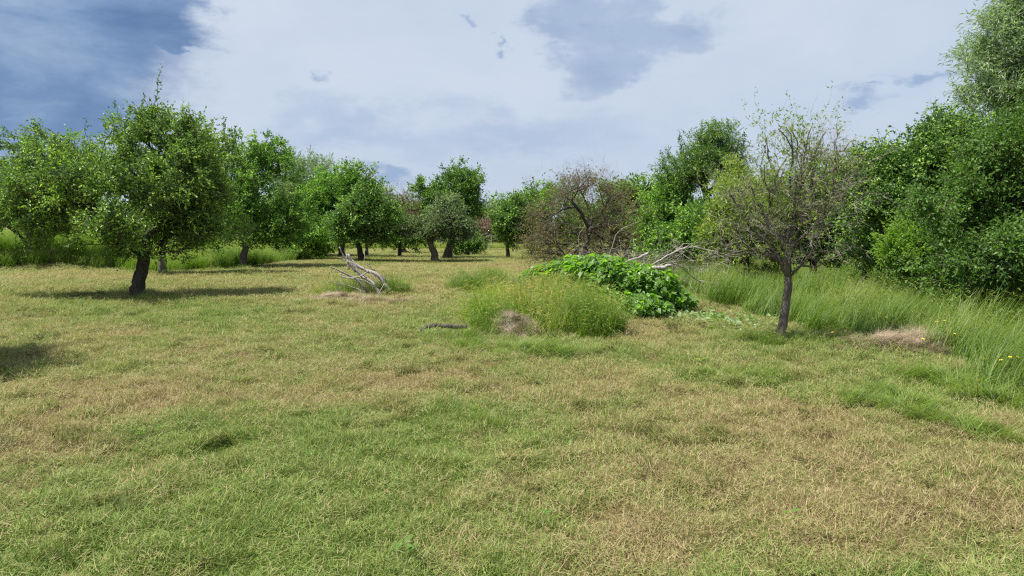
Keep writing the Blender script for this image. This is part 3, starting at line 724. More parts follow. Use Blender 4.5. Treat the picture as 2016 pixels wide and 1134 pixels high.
tree('plum_tree', 'deep green tree with a slender twin trunk between the domed tree and the small one', 'tree', (712, 514), [(710, 500), (706, 482), (704, 472)], .17,
     [(715, 430, 50, 48), (745, 440, 32, 40), (690, 455, 40, 28), (725, 385, 30, 25), (762, 415, 22, 28)],
     150, P_MID, M_deep, M_barkd, per=5, seed=11, spread=.3, scl=1.2, limbs=2, shoots=[(725, 365, 730, 345, 1)])
tree('plum_tree', 'small green tree with a thin dark trunk left of the pair of tall trees', 'tree', (787, 506), [(787, 496), (786, 484)], .13,
     [(790, 460, 34, 24), (815, 450, 28, 22), (770, 465, 22, 18), (785, 435, 22, 18)], 90, P_FAR, M_plum, M_barkd, per=4, seed=12, spread=.3, scl=.85)
tree('plum_tree', 'rust-tinged tree with a leaning trunk behind the small green one', 'tree', (798, 499), [(792, 490), (785, 475)], .24,
     [(790, 415, 34, 28), (805, 440, 30, 30), (780, 395, 22, 14), (770, 440, 20, 25)], 90, P_RUST, M_rust, M_barkd, M_twig, D=57, per=4, seed=13, spread=.4, scl=1.3,
     shoots=[(785, 400, 784, 380, .2), (800, 400, 802, 378, .2), (770, 410, 768, 385, .2), (812, 410, 815, 392, .2)])
# --- the pair in the centre
tree('apple_tree', 'dull grey-green apple tree on a pale leaning trunk in the middle of the meadow', 'tree', (858, 516), [(856, 500), (850, 487), (846, 474)], .21,
     [(880, 438, 50, 30), (845, 450, 38, 22), (918, 448, 34, 24), (818, 445, 26, 22), (885, 408, 32, 18), (798, 452, 18, 14)],
     150, P_MID, M_grey, M_bark, per=4, limbs=3, seed=14, spread=.24, scl=1.0, sag=.02)
tree('pear_tree', 'tallest tree of the middle, high deep green crown behind the dull grey-green one', 'tree', (881, 508), [(884, 490), (890, 470), (890, 440)], .26,
     [(895, 378, 42, 36), (856, 392, 26, 30), (918, 352, 26, 22), (828, 372, 12, 26), (880, 348, 22, 12), (935, 370, 12, 20), (920, 395, 24, 42), (870, 420, 40, 30), (915, 445, 20, 24)],
     190, P_FAR, M_deep, M_barkd, per=4, limbs=3, seed=15, spread=.26, scl=.85, shoots=[(884, 350, 884, 335, .8), (908, 345, 915, 332, .8), (832, 370, 828, 349, .8), (930, 345, 936, 335, .8)])
tree('shrub', 'low sprawling green shrub right of the pair of trees in the middle', 'shrub', (922, 503), [(922, 500), (922, 496)], .06,
     [(905, 492, 20, 9), (930, 494, 16, 8), (920, 480, 24, 10), (898, 475, 12, 14), (940, 478, 10, 14)], 80, P_FAR, M_deep, M_barkd, per=4, seed=16, spread=.3, scl=.7, fork=.2)
tree('plum_tree', 'small upright tree on a thin black trunk right of the gap in the tree line', 'tree', (1001, 510), [(1000, 495), (998, 478), (997, 470)], .12,
     [(1008, 430, 32, 34), (998, 455, 22, 18), (1022, 450, 22, 24), (1005, 405, 22, 12), (982, 420, 14, 16)],
     130, P_MID, M_deep, M_barkd, per=5, seed=17, spread=.3, scl=1.2)
tree('withered_tree', 'slim withered brown tree in front of the wooden shed in the gap', 'tree', (956, 494), [(956, 480), (955, 465)], .1,
     [(956, 435, 15, 26), (948, 460, 14, 16), (968, 450, 12, 18)], 60, P_RUST, M_rust, M_barkd, M_twigp, D=66, per=2, seed=44, spread=.25, scl=1.0, dead=lambda p, q: q.random(len(p)) < .4)
# --- right of the gap
def top_bare(p, q): return (p[:, 2] > np.quantile(p[:, 2], .9))
tree('walnut_tree', 'green tree with bare twigs at its peak behind the rusty half-dead one', 'tree', (1085, 500), [(1080, 485), (1070, 460)], .2,
     [(1065, 390, 34, 30), (1090, 420, 50, 45), (1045, 440, 30, 40), (1110, 385, 36, 26), (1048, 362, 12, 14), (1130, 430, 40, 40)],
     160, P_FAR, M_plum, M_barkd, D=52, per=4, seed=18, spread=.4, dead=top_bare, shoots=[(1045, 365, 1030, 345, .1), (1052, 365, 1070, 342, .1), (1046, 365, 1046, 340, .3)])
tree('half_dead_tree', 'half-dead tree with rusty leaves and a purple-brown tangle of twigs right of the gap', 'tree', (1150, 528), [(1150, 510), (1155, 480), (1160, 450)], .17,
     [(1110, 445, 70, 60), (1175, 430, 70, 65), (1150, 385, 65, 45), (1070, 480, 40, 38), (1225, 480, 34, 34), (1165, 355, 30, 20), (1130, 500, 80, 22), (1200, 400, 36, 30), (1190, 500, 60, 18)],
     340, P_RUST, M_rust, M_barkd, M_twigp, D=31, per=4, limbs=5, seed=19, spread=.26, scl=.8, bare_per=3,
     dead=lambda p, q: (p[:, 2] > 3.9) | (q.random(len(p)) < .5), fork=.35, sag=.05,
     shoots=[(1160, 380, 1150, 340, .05), (1165, 380, 1172, 332, .05), (1170, 380, 1190, 345, .05), (1150, 385, 1135, 350, .05)])
tree('ash_tree', 'rounded green tree in the line behind, just right of the rusty half-dead tree', 'tree', (1235, 505), [(1235, 480), (1235, 450)], .2,
     [(1220, 410, 50, 45), (1270, 400, 50, 35), (1240, 450, 60, 45), (1210, 385, 25, 18), (1290, 440, 50, 45)], 190, P_FAR, M_deep, M_barkd, D=42, per=5, seed=20, spread=.4)
tree('ash_tree', 'leafy green tree between the rusty tree and the tall ragged one', 'tree', (1330, 508), [(1330, 480), (1330, 450)], .2,
     [(1320, 400, 50, 40), (1350, 440, 65, 50), (1300, 450, 50, 45), (1330, 480, 80, 25)], 190, P_FAR, M_plum, M_barkd, D=34, per=5, seed=21, spread=.36, scl=.85)
tree('ash_tree', 'tall ragged tree rising highest above the tree line right of centre', 'tree', (1395, 512), [(1393, 470), (1393, 420), (1390, 380)], .2,
     [(1395, 335, 50, 48), (1425, 285, 28, 26), (1365, 300, 24, 26), (1330, 335, 26, 22), (1452, 320, 24, 28), (1400, 265, 30, 16), (1435, 365, 36, 26), (1345, 380, 36, 22)],
     170, P_WIL, M_deep, M_barkd, D=33, per=3, limbs=3, seed=22, spread=.28, scl=1.2, gap=-.6, shoots=[(1350, 290, 1338, 262, 1), (1430, 270, 1440, 245, 1), (1455, 300, 1466, 265, 1), (1400, 260, 1400, 242, 1), (1325, 320, 1306, 312, 1)])
tree('hazel_bush', 'dense mid green bush with drooping branches left of the sparse tree', 'shrub', (1385, 530), [(1385, 515), (1385, 500)], .10,
     [(1390, 455, 55, 45), (1340, 480, 50, 30), (1420, 485, 45, 28), (1440, 440, 35, 35)], 150, P_MID, M_plum, M_barkd, D=25, per=5, seed=23, spread=.28, scl=1.15)
tree('hazel_bush', 'yellowish olive tree directly behind the left half of the sparse tree', 'tree', (1470, 535), [(1470, 515), (1468, 480)], .10,
     [(1445, 395, 40, 34), (1430, 430, 35, 36), (1460, 470, 50, 30)], 150, P_MID, M_olive, M_barkd, D=21, per=4, seed=24, spread=.26, scl=.95)
tree('hawthorn_tree', 'dark leafy tree behind the right half of the sparse tree', 'tree', (1600, 545), [(1600, 520), (1602, 480)], .12,
     [(1600, 420, 70, 55), (1650, 400, 55, 50), (1560, 470, 60, 35), (1660, 470, 60, 45), (1540, 410, 40, 40)], 210, P_MID, M_deep, M_barkd, D=21, per=5, seed=25, spread=.28, scl=1.05)
tree('hawthorn_tree', 'green tree on a thin black stem right of the sparse tree', 'tree', (1701, 560), [(1701, 540), (1700, 510)], .06,
     [(1710, 420, 50, 60), (1740, 360, 45, 40), (1700, 350, 40, 35), (1730, 480, 60, 35), (1690, 460, 35, 35), (1725, 320, 35, 20)], 230, P_BROAD, M_deep, M_barkd, D=17, per=5, seed=26, spread=.24, scl=.9, sag=0)
tree('elder_tree', 'tall wind-blown tree climbing towards the right edge', 'tree', (1850, 600), [(1850, 560), (1845, 480), (1840, 420)], .16,
     [(1850, 320, 80, 60), (1800, 370, 60, 60), (1900, 270, 60, 35), (1880, 400, 90, 70), (1950, 300, 70, 50), (1820, 280, 40, 25), (1830, 450, 80, 50)], 330, P_BROAD, M_deep, M_barkd, D=16.5, per=6, limbs=3, seed=27, spread=.25, scl=.95,
     shoots=[(1795, 300, 1792, 262, 1.5), (1850, 250, 1840, 226, 1.5), (1900, 235, 1930, 220, 1.5), (1935, 235, 1962, 218, 1.5)])
tree('hazel_bush', 'sunlit bright green bush in front of the wind-blown tree', 'shrub', (1800, 600), [(1800, 575), (1805, 540)], .07,
     [(1825, 440, 60, 45), (1870, 490, 70, 35), (1785, 490, 40, 35), (1850, 390, 45, 30), (1900, 440, 50, 40), (1760, 450, 30, 30)], 210, P_BROAD, M_bright, M_barkd, D=14.6, per=5, seed=28, spread=.17, scl=.8, sag=0)
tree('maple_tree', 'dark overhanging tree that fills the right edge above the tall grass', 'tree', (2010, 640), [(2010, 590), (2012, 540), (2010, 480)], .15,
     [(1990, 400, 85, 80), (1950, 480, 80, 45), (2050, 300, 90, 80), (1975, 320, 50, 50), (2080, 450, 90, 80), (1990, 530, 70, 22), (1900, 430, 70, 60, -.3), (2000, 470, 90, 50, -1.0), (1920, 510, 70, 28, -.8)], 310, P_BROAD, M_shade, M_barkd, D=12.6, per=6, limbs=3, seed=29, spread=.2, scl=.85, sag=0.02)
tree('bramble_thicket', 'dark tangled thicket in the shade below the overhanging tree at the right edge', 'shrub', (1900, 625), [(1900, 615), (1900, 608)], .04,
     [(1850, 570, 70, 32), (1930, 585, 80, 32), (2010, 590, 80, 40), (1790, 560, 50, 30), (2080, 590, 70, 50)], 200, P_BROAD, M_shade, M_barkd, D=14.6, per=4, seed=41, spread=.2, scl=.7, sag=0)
tree('willow_tree', 'tall silvery willow at the top right corner', 'tree', (2060, 600), [(2060, 500), (2055, 350), (2040, 200)], .22,
     [(1990, 90, 55, 70), (1970, 180, 55, 45), (2050, 20, 80, 80), (2030, 180, 70, 70), (2080, -90, 80, 80), (1935, 165, 22, 30), (2100, 100, 80, 90), (2000, 40, 40, 40)], 280, P_WIL, M_willow, M_bark, D=20, per=5, limbs=3, seed=30, spread=.30, scl=1.05)
tree('apple_tree', 'apple tree just past the left edge whose shadow falls on the near grass', 'tree', (-600, 745), [(-600, 700), (-600, 600)], .13,
     [(-430, 400, 215, 120), (-640, 420, 190, 130), (-470, 300, 150, 120)], 190, P_MID, M_apple, M_barkd, D=7.6, per=6, seed=31, spread=.25)

# the sparse lichened tree in front on the right
def sparse_dead(p, rng):
    px = p[:, 0] / p[:, 1] * F + 1008; low = (p[:, 2] < 1.35) | ((px > 1600) & (p[:, 2] < 2.15))
    return low | (rng.random(len(p)) < np.where(px > 1590, .72, .36))
tree('sparse_tree', 'half-bare old tree with few olive leaves standing in front on the right', 'tree', (1536, 676),
     [(1537, 655), (1543, 620), (1549, 585), (1552, 560), (1552, 545)], .066,
     [(1560, 330, 75, 60), (1620, 330, 60, 60), (1520, 400, 80, 70), (1610, 420, 85, 70), (1470, 450, 70, 60), (1660, 470, 70, 50), (1560, 270, 70, 22), (1640, 290, 40, 30), (1700, 500, 50, 25), (1460, 500, 60, 25), (1630, 510, 90, 25), (1590, 470, 80, 40), (1450, 380, 40, 40), (1670, 335, 26, 26)],
     250, P_SPARSE, M_olive, M_bark, M_twigl, per=3, limbs=7, seed=33, spread=.10, scl=.58, dead=sparse_dead, depth=.8, fork=.72, sag=.0, wpath=.62, seg=.16, wig=.14, node_sprays=.3, lexp=.37, gap=-.7, bare_per=2, up=.1,
     shoots=[(1650, 265, 1652, 232, .1), (1640, 285, 1651, 265, .2), (1575, 270, 1572, 238, .1), (1600, 265, 1597, 240, .2), (1520, 280, 1512, 262, .5)])

# distant wood behind the shed and on the left skyline
far = [(770, 100), (800, 104), (835, 96), (965, 104), (990, 110), (1020, 98), (740, 92), (1150, 90), (945, 120), (560, 95), (480, 90), (200, 95), (60, 90)]
rt = tree('distant_tree', 'dark green tree in the far line behind the shed and the orchard', 'tree', (770, 487), [(770, 470)], .3, [(770, 440, 32, 26), (785, 455, 30, 22), (755, 455, 28, 22)],
          70, P_FAR, M_deep, M_barkd, D=100, per=4, seed=40, spread=.8, scl=2.2, group='far tree line behind the orchard')
bx, by = rt.location[0], rt.location[1]
for i, (px, Y) in enumerate(far[1:]):
    c = rt.copy(); COL.objects.link(c); x = (px - 1008) / F * Y; c.location = (x, Y, h1(x, Y)); c.rotation_euler = (0, 0, i * 1.9); c.scale = [1.0 + .1 * (i % 3)] * 3
    for ch in rt.children:
        q = ch.copy(); COL.objects.link(q); q.parent = c

# ------------------------------------------------------------------ hill at the left skyline
def hill():
    n, m_ = 40, 24; V = []; Fq = []
    for i in range(n):
        for j in range(m_):
            x = -480 + 380 * i / (n - 1); y = 200 + 260 * j / (m_ - 1)
            z = 47 * math.exp(-((x + 300) / 75) ** 2 - ((y - 330) / 60) ** 2) - 1.0
            V.append((x, y, z + 1.5 * math.sin(x * .1) * math.sin(y * .13)))
    for i in range(n - 1):
        for j in range(m_ - 1): a = i * m_ + j; Fq.append((a, a + m_, a + m_ + 1, a + 1))
    o = mesh_obj('hill', np.array(V), Fq, M_hill, smooth=True); tag(o, 'wooded hill on the left skyline', None, None, 'structure')
    rng = np.random.default_rng(9); k = 2600; x = rng.uniform(-420, -180, k); y = rng.uniform(270, 350, k)
    z = 47 * np.exp(-((x + 300) / 75) ** 2 - ((y - 330) / 60) ** 2) - 1.0
    o = scatter('woodland', P_FAR, np.repeat(np.stack([x, y, z], 1), 5, 0) + rng.normal(0, 1.6, (k * 5, 3)) + [0, 0, 3], rng.uniform(-1, 6, (k * 5, 3)), rng.uniform(4, 6, k * 5), rng.random(k * 5), [M_grey, M_twig], rng)
    tag(o, 'grey-green wood covering the hill on the left skyline', 'woodland')
hill()

# ------------------------------------------------------------------ shed and fence in the gap
def shed():
    Y = 84.; x0 = (928 - 1008) / F * Y; x1 = (1042 - 1008) / F * Y; z0 = h1((x0 + x1) / 2, Y); w = x1 - x0
    root = empty('wooden_shed', ((x0 + x1) / 2, Y, z0), 'dark brown board shed with a reddish tiled roof in the gap between the trees', 'shed')
    m = MB(); m.box((-w / 2 + .05, .06, 0), (w / 2 - .05, 4, 2.3)); m.build('wall', M_board, root)
    nb = 26; bw = w / nb; mb = MB(); mb.box((-bw * .46, -.03, 0), (bw * .46, .03, 2.25)); proto = mb.build('board', M_board, root, loc=(-w / 2 + bw * .5, 0, .02))
    for i in range(1, nb):
        c = proto.copy(); COL.objects.link(c); c.parent = root; c.location = (-w / 2 + bw * (i + .5), 0.012 * math.sin(i * 2.3), .02 + .04 * math.sin(i * 5.1))
    rm = MB(); rm.add([(-w / 2 - .3, -.4, 2.25), (w / 2 + .3, -.4, 2.25), (w / 2 + .3, 2, 3.7), (-w / 2 - .3, 2, 3.7), (w / 2 + .3, 4.4, 2.25), (-w / 2 - .3, 4.4, 2.25),
                       (-w / 2 - .3, -.4, 2.15), (w / 2 + .3, -.4, 2.15), (w / 2 + .3, 4.4, 2.15), (-w / 2 - .3, 4.4, 2.15)],
                      [(0, 1, 2, 3), (3, 2, 4, 5), (6, 7, 1, 0), (8, 9, 5, 4), (9, 8, 7, 6), (7, 8, 4, 2, 1), (9, 6, 0, 3, 5)])
    rf = rm.build('roof', M_tile, root)
    tm = MB()
    for i in range(9):
        f = i / 8; y = -.42 + 2.3 * f; z = 2.27 + 1.4 * f; tm.box((-w / 2 - .32, y, z), (w / 2 + .32, y + .1, z + .07))
    o = tm.build('tile_course', M_tile, rf)
    dm = MB(); dm.box((-.5, -.10, 0), (.35, -.035, 1.95)); dm.build('door', M_board, root, loc=(-.6, 0, .05))
    pm = MB(); pm.box((-.17, -.13, 1.35), (.17, -.09, 1.75)); pm.build('white_notice', M_white, root, loc=(-1.75, 0, 0))
shed()
def fence():
    Y = 79.; posts = [(845, 77), (871, 77), (893, 77), (930, 77), (948, 78), (967, 78), (988, 78), (1011, 78), (1045, 78)]
    root = empty('wire_fence', (-4, Y, 0), 'wire fence on pale concrete posts across the far end of the meadow', 'fence')
    x0 = -4; P = []
    pm = MB(); pm.box((-.06, -.06, -.3), (.06, .06, 1.55)); proto = None
    for px, y in posts:
        x = (px - 1008) / F * y; z = h1(x, y)
        if proto is None: o = pm.build('post', M_post, root); proto = o
        else: o = proto.copy(); COL.objects.link(o); o.parent = root
        o.location = (x - x0, y - Y, z); P.append((x - x0, y - Y, z))
    for k, zz in enumerate((.5, .95, 1.4)):
        m = MB(); m.tube([(a, b, c + zz + .004) for a, b, c in P], [.012] * len(P), 4); m.build('wire', M_wire, root)
fence()
def farthing(px, py, Y, name, label, cat, build):
    p = at(px, py, Y); p[2] = h1(p[0], p[1]); root = empty(name, p, label, cat); build(root); return root
def tub(root):
    m = MB(); n = 14
    a = np.arange(n) * 2 * math.pi / n; V = []
    for r_, z in ((.30, 0), (.36, .42), (.39, .42), (.39, .46), (.34, .46), (.28, .05)): V += [(r_ * math.cos(t) * 1.6, r_ * math.sin(t), z) for t in a]
    Fq = [(i * n + k, i * n + (k + 1) % n, (i + 1) * n + (k + 1) % n, (i + 1) * n + k) for i in range(5) for k in range(n)] + [tuple(5 * n + k for k in range(n))]
    m.add(V, Fq); m.build('basin', M_white, root)
farthing(965, 492, 74.5, 'white_basin', 'long low white tub lying in the grass before the shed', 'tub', tub)
def bucket(root):
    m = MB(); n = 12; a = np.arange(n) * 2 * math.pi / n; V = []
    for r_, z in ((.18, 0), (.24, .62), (.21, .62), (.16, .03)): V += [(r_ * math.cos(t), r_ * math.sin(t), z) for t in a]
    m.add(V, [(i * n + k, i * n + (k + 1) % n, (i + 1) * n + (k + 1) % n, (i + 1) * n + k) for i in range(3) for k in range(n)] + [tuple(3 * n + k for k in range(n))]); m.build('bucket_wall', M_white, root)
    h_ = MB(); t = np.linspace(0, math.pi, 9); h_.tube([(.23 * math.cos(q), 0, .6 + .2 * math.sin(q)) for q in t], [.012] * 9, 4); h_.build('handle', M_wire, root)
farthing(954, 492, 74.2, 'white_bucket', 'white bucket standing left of the long white tub', 'bucket', bucket)

# ------------------------------------------------------------------ broad leaved bush in the middle
def heart(ln, wd, rng):
    o = [(0, 0), (-.10, .30), (.05, .48), (.30, .50), (.62, .30), (1, 0), (.62, -.30), (.30, -.50), (.05, -.48), (-.10, -.30)]
    V = [(a * ln, b * wd, abs(b) * wd * .28 - .14 * ln * a * a) for a, b in o]
    Fq = [(0, 1, 2), (0, 2, 3), (0, 3, 4), (0, 4, 5), (0, 5, 6), (0, 6, 7), (0, 7, 8), (0, 8, 9)]
    return np.array(V), Fq
TB = []
def bush():
    rng = np.random.default_rng(77); Y = 13.9
    c = at(1205, 575, Y); root = empty('knotweed_bush', (c[0], c[1], h1(c[0], c[1])), 'rampant bush of large bright heart-shaped leaves in the middle of the meadow', 'bush')
    b = np.array(root.location)
    lobes = [(1185, 562, 88, 56, .1), (1120, 552, 55, 42, .4), (1255, 572, 72, 46, -.1), (1320, 597, 42, 28, -.1), (1170, 600, 60, 30, -.7), (1245, 606, 65, 26, -.75), (1085, 555, 38, 34, .4), (1180, 530, 45, 26, .3), (1050, 558, 32, 26, .5), (1110, 585, 50, 30, -.2), (1140, 524, 26, 18, .2)]
    u = PXM(Y); P = []; Nn = []
    for l in lobes:
        ctr = at(l[0], l[1], Y + l[4]); rr = np.array([l[2] * u, max(l[2], l[3]) * u * .85, l[3] * u])
        k = int(l[2] * l[3] * .68); q = rng.normal(0, 1, (k, 3)); q[:, 2] = np.where(q[:, 2] < -.5, -q[:, 2], q[:, 2]); q[:, 1] = np.where((q[:, 1] > .3) & (rng.random(k) < .6), -q[:, 1], q[:, 1]); q /= np.linalg.norm(q, axis=1)[:, None]
        f = rng.uniform(.62, 1.12, (k, 1)) + .14 * np.sin(q[:, :1] * 9 + l[0]) * np.sin(q[:, 2:] * 7); P.append(ctr + q * rr * f); Nn.append(q)
    P = np.vstack(P); Nn = np.vstack(Nn); k = P[:, 2] > hgt(P[:, 0], P[:, 1]) + .03; P, Nn = P[k], Nn[k]
    n = len(P)
    yaw = np.arctan2(Nn[:, 1], Nn[:, 0]) + rng.normal(0, .8, n); pitch = rng.normal(.5, .5, n)
    rot = np.stack([rng.normal(0, .55, n), pitch, yaw], 1); s = rng.uniform(.5, 1.2, n)
    # the 300 that show largest are leaves of their own
    view = Nn[:, 1] * -1 + .6 * Nn[:, 2] + s * .6 + rng.random(n) * .3; order = np.argsort(-view)
    top = order[:300]; rest = order[300:]
    meshes = []
    for i in range(6):
        V, Fq = heart(.100, .092, rng); me = bpy.data.meshes.new('leaf'); me.from_pydata(V.tolist(), [], Fq); me.materials.append(M_knot_obj); me.update(); meshes.append(me)
    for j in top:
        o = bpy.data.objects.new('leaf', meshes[j % 6]); COL.objects.link(o); o.parent = root; o.location = P[j] - b; o.rotation_euler = rot[j]; o.scale = [s[j]] * 3
    pr = []
    for _ in range(4):
        V, Fq = heart(.115, .105, rng); pr.append((V, Fq, np.full(len(V), rng.random()), [0] * len(Fq)))
    o = scatter('foliage', pr, P[rest] - b, rot[rest], s[rest], rng.random(len(rest)), [M_knot], rng, root)
    st = MB()
    for _ in range(90):
        l = lobes[rng.integers(0, len(lobes))]; tip = at(l[0] + rng.normal(0, l[2] * .45), l[1] - rng.uniform(0, l[3] * .7), Y + l[4] + rng.normal(0, .2)); f0 = np.array([tip[0] + rng.normal(0, .15), tip[1] + rng.normal(0, .15), 0]); f0[2] = h1(f0[0], f0[1])
        m_ = (tip + f0) / 2 + rng.normal(0, .05, 3); st.tube(np.array([f0, m_, tip]) - b, [.008, .006, .004], 4)
    st.build('stem', M_stem, root)
def knot_obj_mat():
    m, gg, out = mat('broad_bright_leaves_single')
    inf = gg.node('ShaderNodeObjectInfo').outputs['Random']
    c = gg.ramp(inf, [(0, (.08, .17, .014)), (.35, (.15, .28, .022)), (.75, (.23, .37, .03)), (.94, (.30, .41, .05)), (1, (.42, .37, .06))])
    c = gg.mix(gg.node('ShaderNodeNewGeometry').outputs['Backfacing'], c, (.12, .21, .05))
    p = gg.node('ShaderNodeBsdfPrincipled'); gg.put(p.inputs['Base Color'], c); p.inputs['Roughness'].default_value = 0.7; p.inputs['Specular IOR Level'].default_value = 0.2
    tr = gg.node('ShaderNodeBsdfTranslucent'); gg.put(tr.inputs[0], gg.mix(1.0, c, (1.6, 1.9, .75), 'MULTIPLY'))
    mxs = gg.node('ShaderNodeMixShader'); mxs.inputs[0].default_value = .4
    gg.nt.links.new(p.outputs[0], mxs.inputs[1]); gg.nt.links.new(tr.outputs[0], mxs.inputs[2]); gg.nt.links.new(mxs.outputs[0], out.inputs[0]); return m
M_knot_obj = knot_obj_mat(); M_stem = plain_mat('green_red_stems', (.08, .10, .03), (.16, .10, .05))
bush()

for i, (px, py, nm) in enumerate([(1536, 678, 'the sparse tree in front on the right'), (272, 590, 'the broad near apple tree'), (478, 530, 'the tall forked apple tree'), (320, 543, 'the grey-stemmed apple tree'),
                                  (858, 518, 'the dull grey-green apple tree'), (1001, 512, 'the small upright tree by the gap'), (712, 516, 'the slender twin-trunked tree')]):
    x0, y0 = flatp(px, py); TB.append((x0, y0, 'uncut grass tufts round the foot of ' + nm, 200 + i))
# cut leaves strewn to the right of the bush
rng = np.random.default_rng(78)
n = 520; a, b_ = flatp(1385, 625); x = rng.normal(a, .55, n); y = rng.normal(b_, .62, n) - (x - a) * .35
pr = []
for _ in range(4):
    V, Fq = heart(.09, .08, rng); pr.append((V, Fq, np.full(len(V), rng.random()), [0] * len(Fq)))
M_cut = leaf_mat('wilting_cut_leaves', [(.06, .13, .02), (.11, .21, .035), (.17, .28, .06), (.25, .33, .12)], .3, .5, (.19, .27, .12))
o = scatter('fallen_leaves', pr, np.stack([x, y, hgt(x, y) + rng.uniform(.02, .09, n)], 1), np.stack([rng.normal(0, .6, n), rng.normal(0, .6, n), rng.uniform(0, 6.28, n)], 1), rng.uniform(.6, 1.1, n), rng.random(n), [M_cut], rng)
tag(o, 'wilting cut leaves strewn right of the broad leaved bush', 'cut leaves')

# ------------------------------------------------------------------ weedy hummock in front of the bush and the small one behind
def hummock(name, label, cx, cy, rx, ry, n, smul, seed, mat_=None, protos=None, igr=(0, 1), cat='long grass', zo=0.0):
    rng = np.random.default_rng(seed); a = rng.uniform(0, 6.283, n); q = np.sqrt(rng.random(n)); x = cx + rx * q * np.cos(a); y = cy + ry * q * np.sin(a)
    k = fbm(x * 2.2, y * 2.2, seed, 3) + (1 - q) * .7 > .58; x, y, q = x[k], y[k], q[k]
    s = smul * (.55 + .95 * fbm(x * 2.6, y * 2.6, seed + 9, 2)) * (1.1 - .35 * q ** 2) * rng.uniform(.55, 1.3, len(x)); ig = np.clip(igr[0] + (igr[1] - igr[0]) * (fbm(x * 1.8, y * 1.8, seed + 1, 3) * 1.8 - .4) + rng.normal(0, .12, len(x)), 0, 1)
    o = scatter(name, protos or P_WEED, np.stack([x, y, hgt(x, y) - .01 + zo * rng.random(len(x))], 1), rz(rng, len(x), .16 + zo), s, ig, [mat_ or M_weed, M_twig], rng)
    return tag(o, label, cat)
hummock('weedy_grass', 'hummock of long weedy grass left in front of the broad leaved bush', .5, 12.5, 1.4, 2.0, 430, 1.05, 101)
hummock('weedy_grass', 'vivid green blades standing up along the left side of the weedy hummock', -.15, 12.0, .75, 1.3, 200, .66, 131, M_weed, P_TALL)
hummock('weedy_grass', 'tallest green blades rising from the back of the weedy hummock', .45, 13.4, 1.0, .9, 110, .66, 132, M_weed, P_TALL)
hummock('weedy_grass', 'fresh green long grass at the right foot of the weedy hummock', 1.25, 11.0, .5, .8, 130, .68, 102, M_tall, P_TALL)
hummock('weedy_grass', 'low grassy hump behind the weedy hummock, nearer the mid meadow', -.75, 19.6, 1.15, 1.5, 360, .62, 103, M_tall, P_TALL)
hummock('weeds', 'small-leaved yellow-green weeds topping the hummock beside the broad leaved bush', .55, 13.2, .85, 1.4, 520, .55, 104, M_olive, P_SPARSE, cat='weeds')
hummock('weeds', 'green small-leaved herbs in the lower middle of the hummock', .35, 11.8, .8, .8, 420, .42, 105, M_plum, P_SPARSE, cat='weeds')
hummock('weeds', 'leafy green herbs with broad leaves on the back left of the hummock', .35, 13.6, .9, .8, 90, .42, 134, M_plum, P_MID, cat='weeds', zo=.5)
hummock('weeds', 'yellow-green leafy herbs where the hummock meets the broad leaved bush', 1.15, 13.3, .6, 1.0, 110, .42, 135, M_olive, P_APPLE, cat='weeds', zo=.5)
hummock('weeds', 'dead brown stalks scattered through the front of the weedy hummock', .5, 11.9, 1.1, .9, 70, .6, 136, M_straw, P_TWIG, cat='weeds', zo=.2)
for x0, y0, lab, sd_ in TB: hummock('grass_tufts', lab, x0 + .05, y0 + .12, .34 + y0 * .004, .38, 24, .5, sd_, M_tall)
# dry grey heap of grass at its foot
def heap(name, label, cx, cy, rx, ry, hh, n, seed, yaw=0.0, s0=1.0, cat='dry grass heap'):
    rng = np.random.default_rng(seed); zc = h1(cx, cy); root = empty(name, (cx, cy, zc), label, cat); V = []; Fq = []; na, nr = 26, 7
    for i in range(nr + 1):
        for j in range(na):
            q = i / nr; a = 2 * math.pi * j / na; wob = 1 + .22 * math.sin(a * 2 + seed) + .16 * math.sin(a * 5 + seed * 2) + .08 * math.sin(a * 9); x = rx * q * math.cos(a) * wob; y = ry * q * math.sin(a) * wob; z = hh * (1 - q ** 2) ** 1.2 * (1 + .25 * math.sin(a * 3 + q * 5)) + h1(cx + x, cy + y) - zc - .012
            V.append((x, y, z))
    for i in range(nr):
        for j in range(na): Fq.append((i * na + j, (i + 1) * na + j, (i + 1) * na + (j + 1) % na, i * na + (j + 1) % na))
    mesh_obj('heap', np.array(V), Fq, M_heap, root, smooth=True)
    q = np.sqrt(rng.random(n)); q[: n // 5] *= 1.25; a = rng.uniform(0, 6.283, n); wob = 1 + .22 * np.sin(a * 2 + seed) + .16 * np.sin(a * 5 + seed * 2) + .08 * np.sin(a * 9); x = rx * q * np.cos(a) * wob; y = ry * q * np.sin(a) * wob; q = np.minimum(q, 1); z = hh * (1 - q ** 2) ** 1.2 * (1 + .25 * np.sin(a * 3 + q * 5)) + hgt(cx + x, cy + y) - zc
    rot = np.stack([rng.normal(0, .2, n), rng.normal(.05, .38, n), yaw + rng.normal(0, .7, n) + (rng.random(n) < .25) * math.pi], 1)
    scatter('straw', P_STRAW, np.stack([x, y, z], 1), rot, s0 * rng.uniform(.6, 1.1, n), rng.random(n), [M_straw], rng, root)
M_heap = plain_mat('matted_old_grass', (.12, .10, .07), (.23, .19, .135), 30)
heap('dry_grass_heap', 'grey-brown heap of dry grass at the edge of the tall grass on the right', 5.4, 9.4, .78, .36, .07, 230, 111, -.5, .9)
heap('dry_grass_heap', 'small pointed tuft of dead grass at the foot of the weedy hummock', flatp(1012, 655)[0], flatp(1012, 655)[1], .42, .32, .26, 110, 112, 1.9, .75)
heap('dry_grass_heap', 'scattered pale straw in front of the dead branch pile', flatp(740, 597)[0], flatp(740, 597)[1], .8, .3, .05, 110, 114, .1, .8)
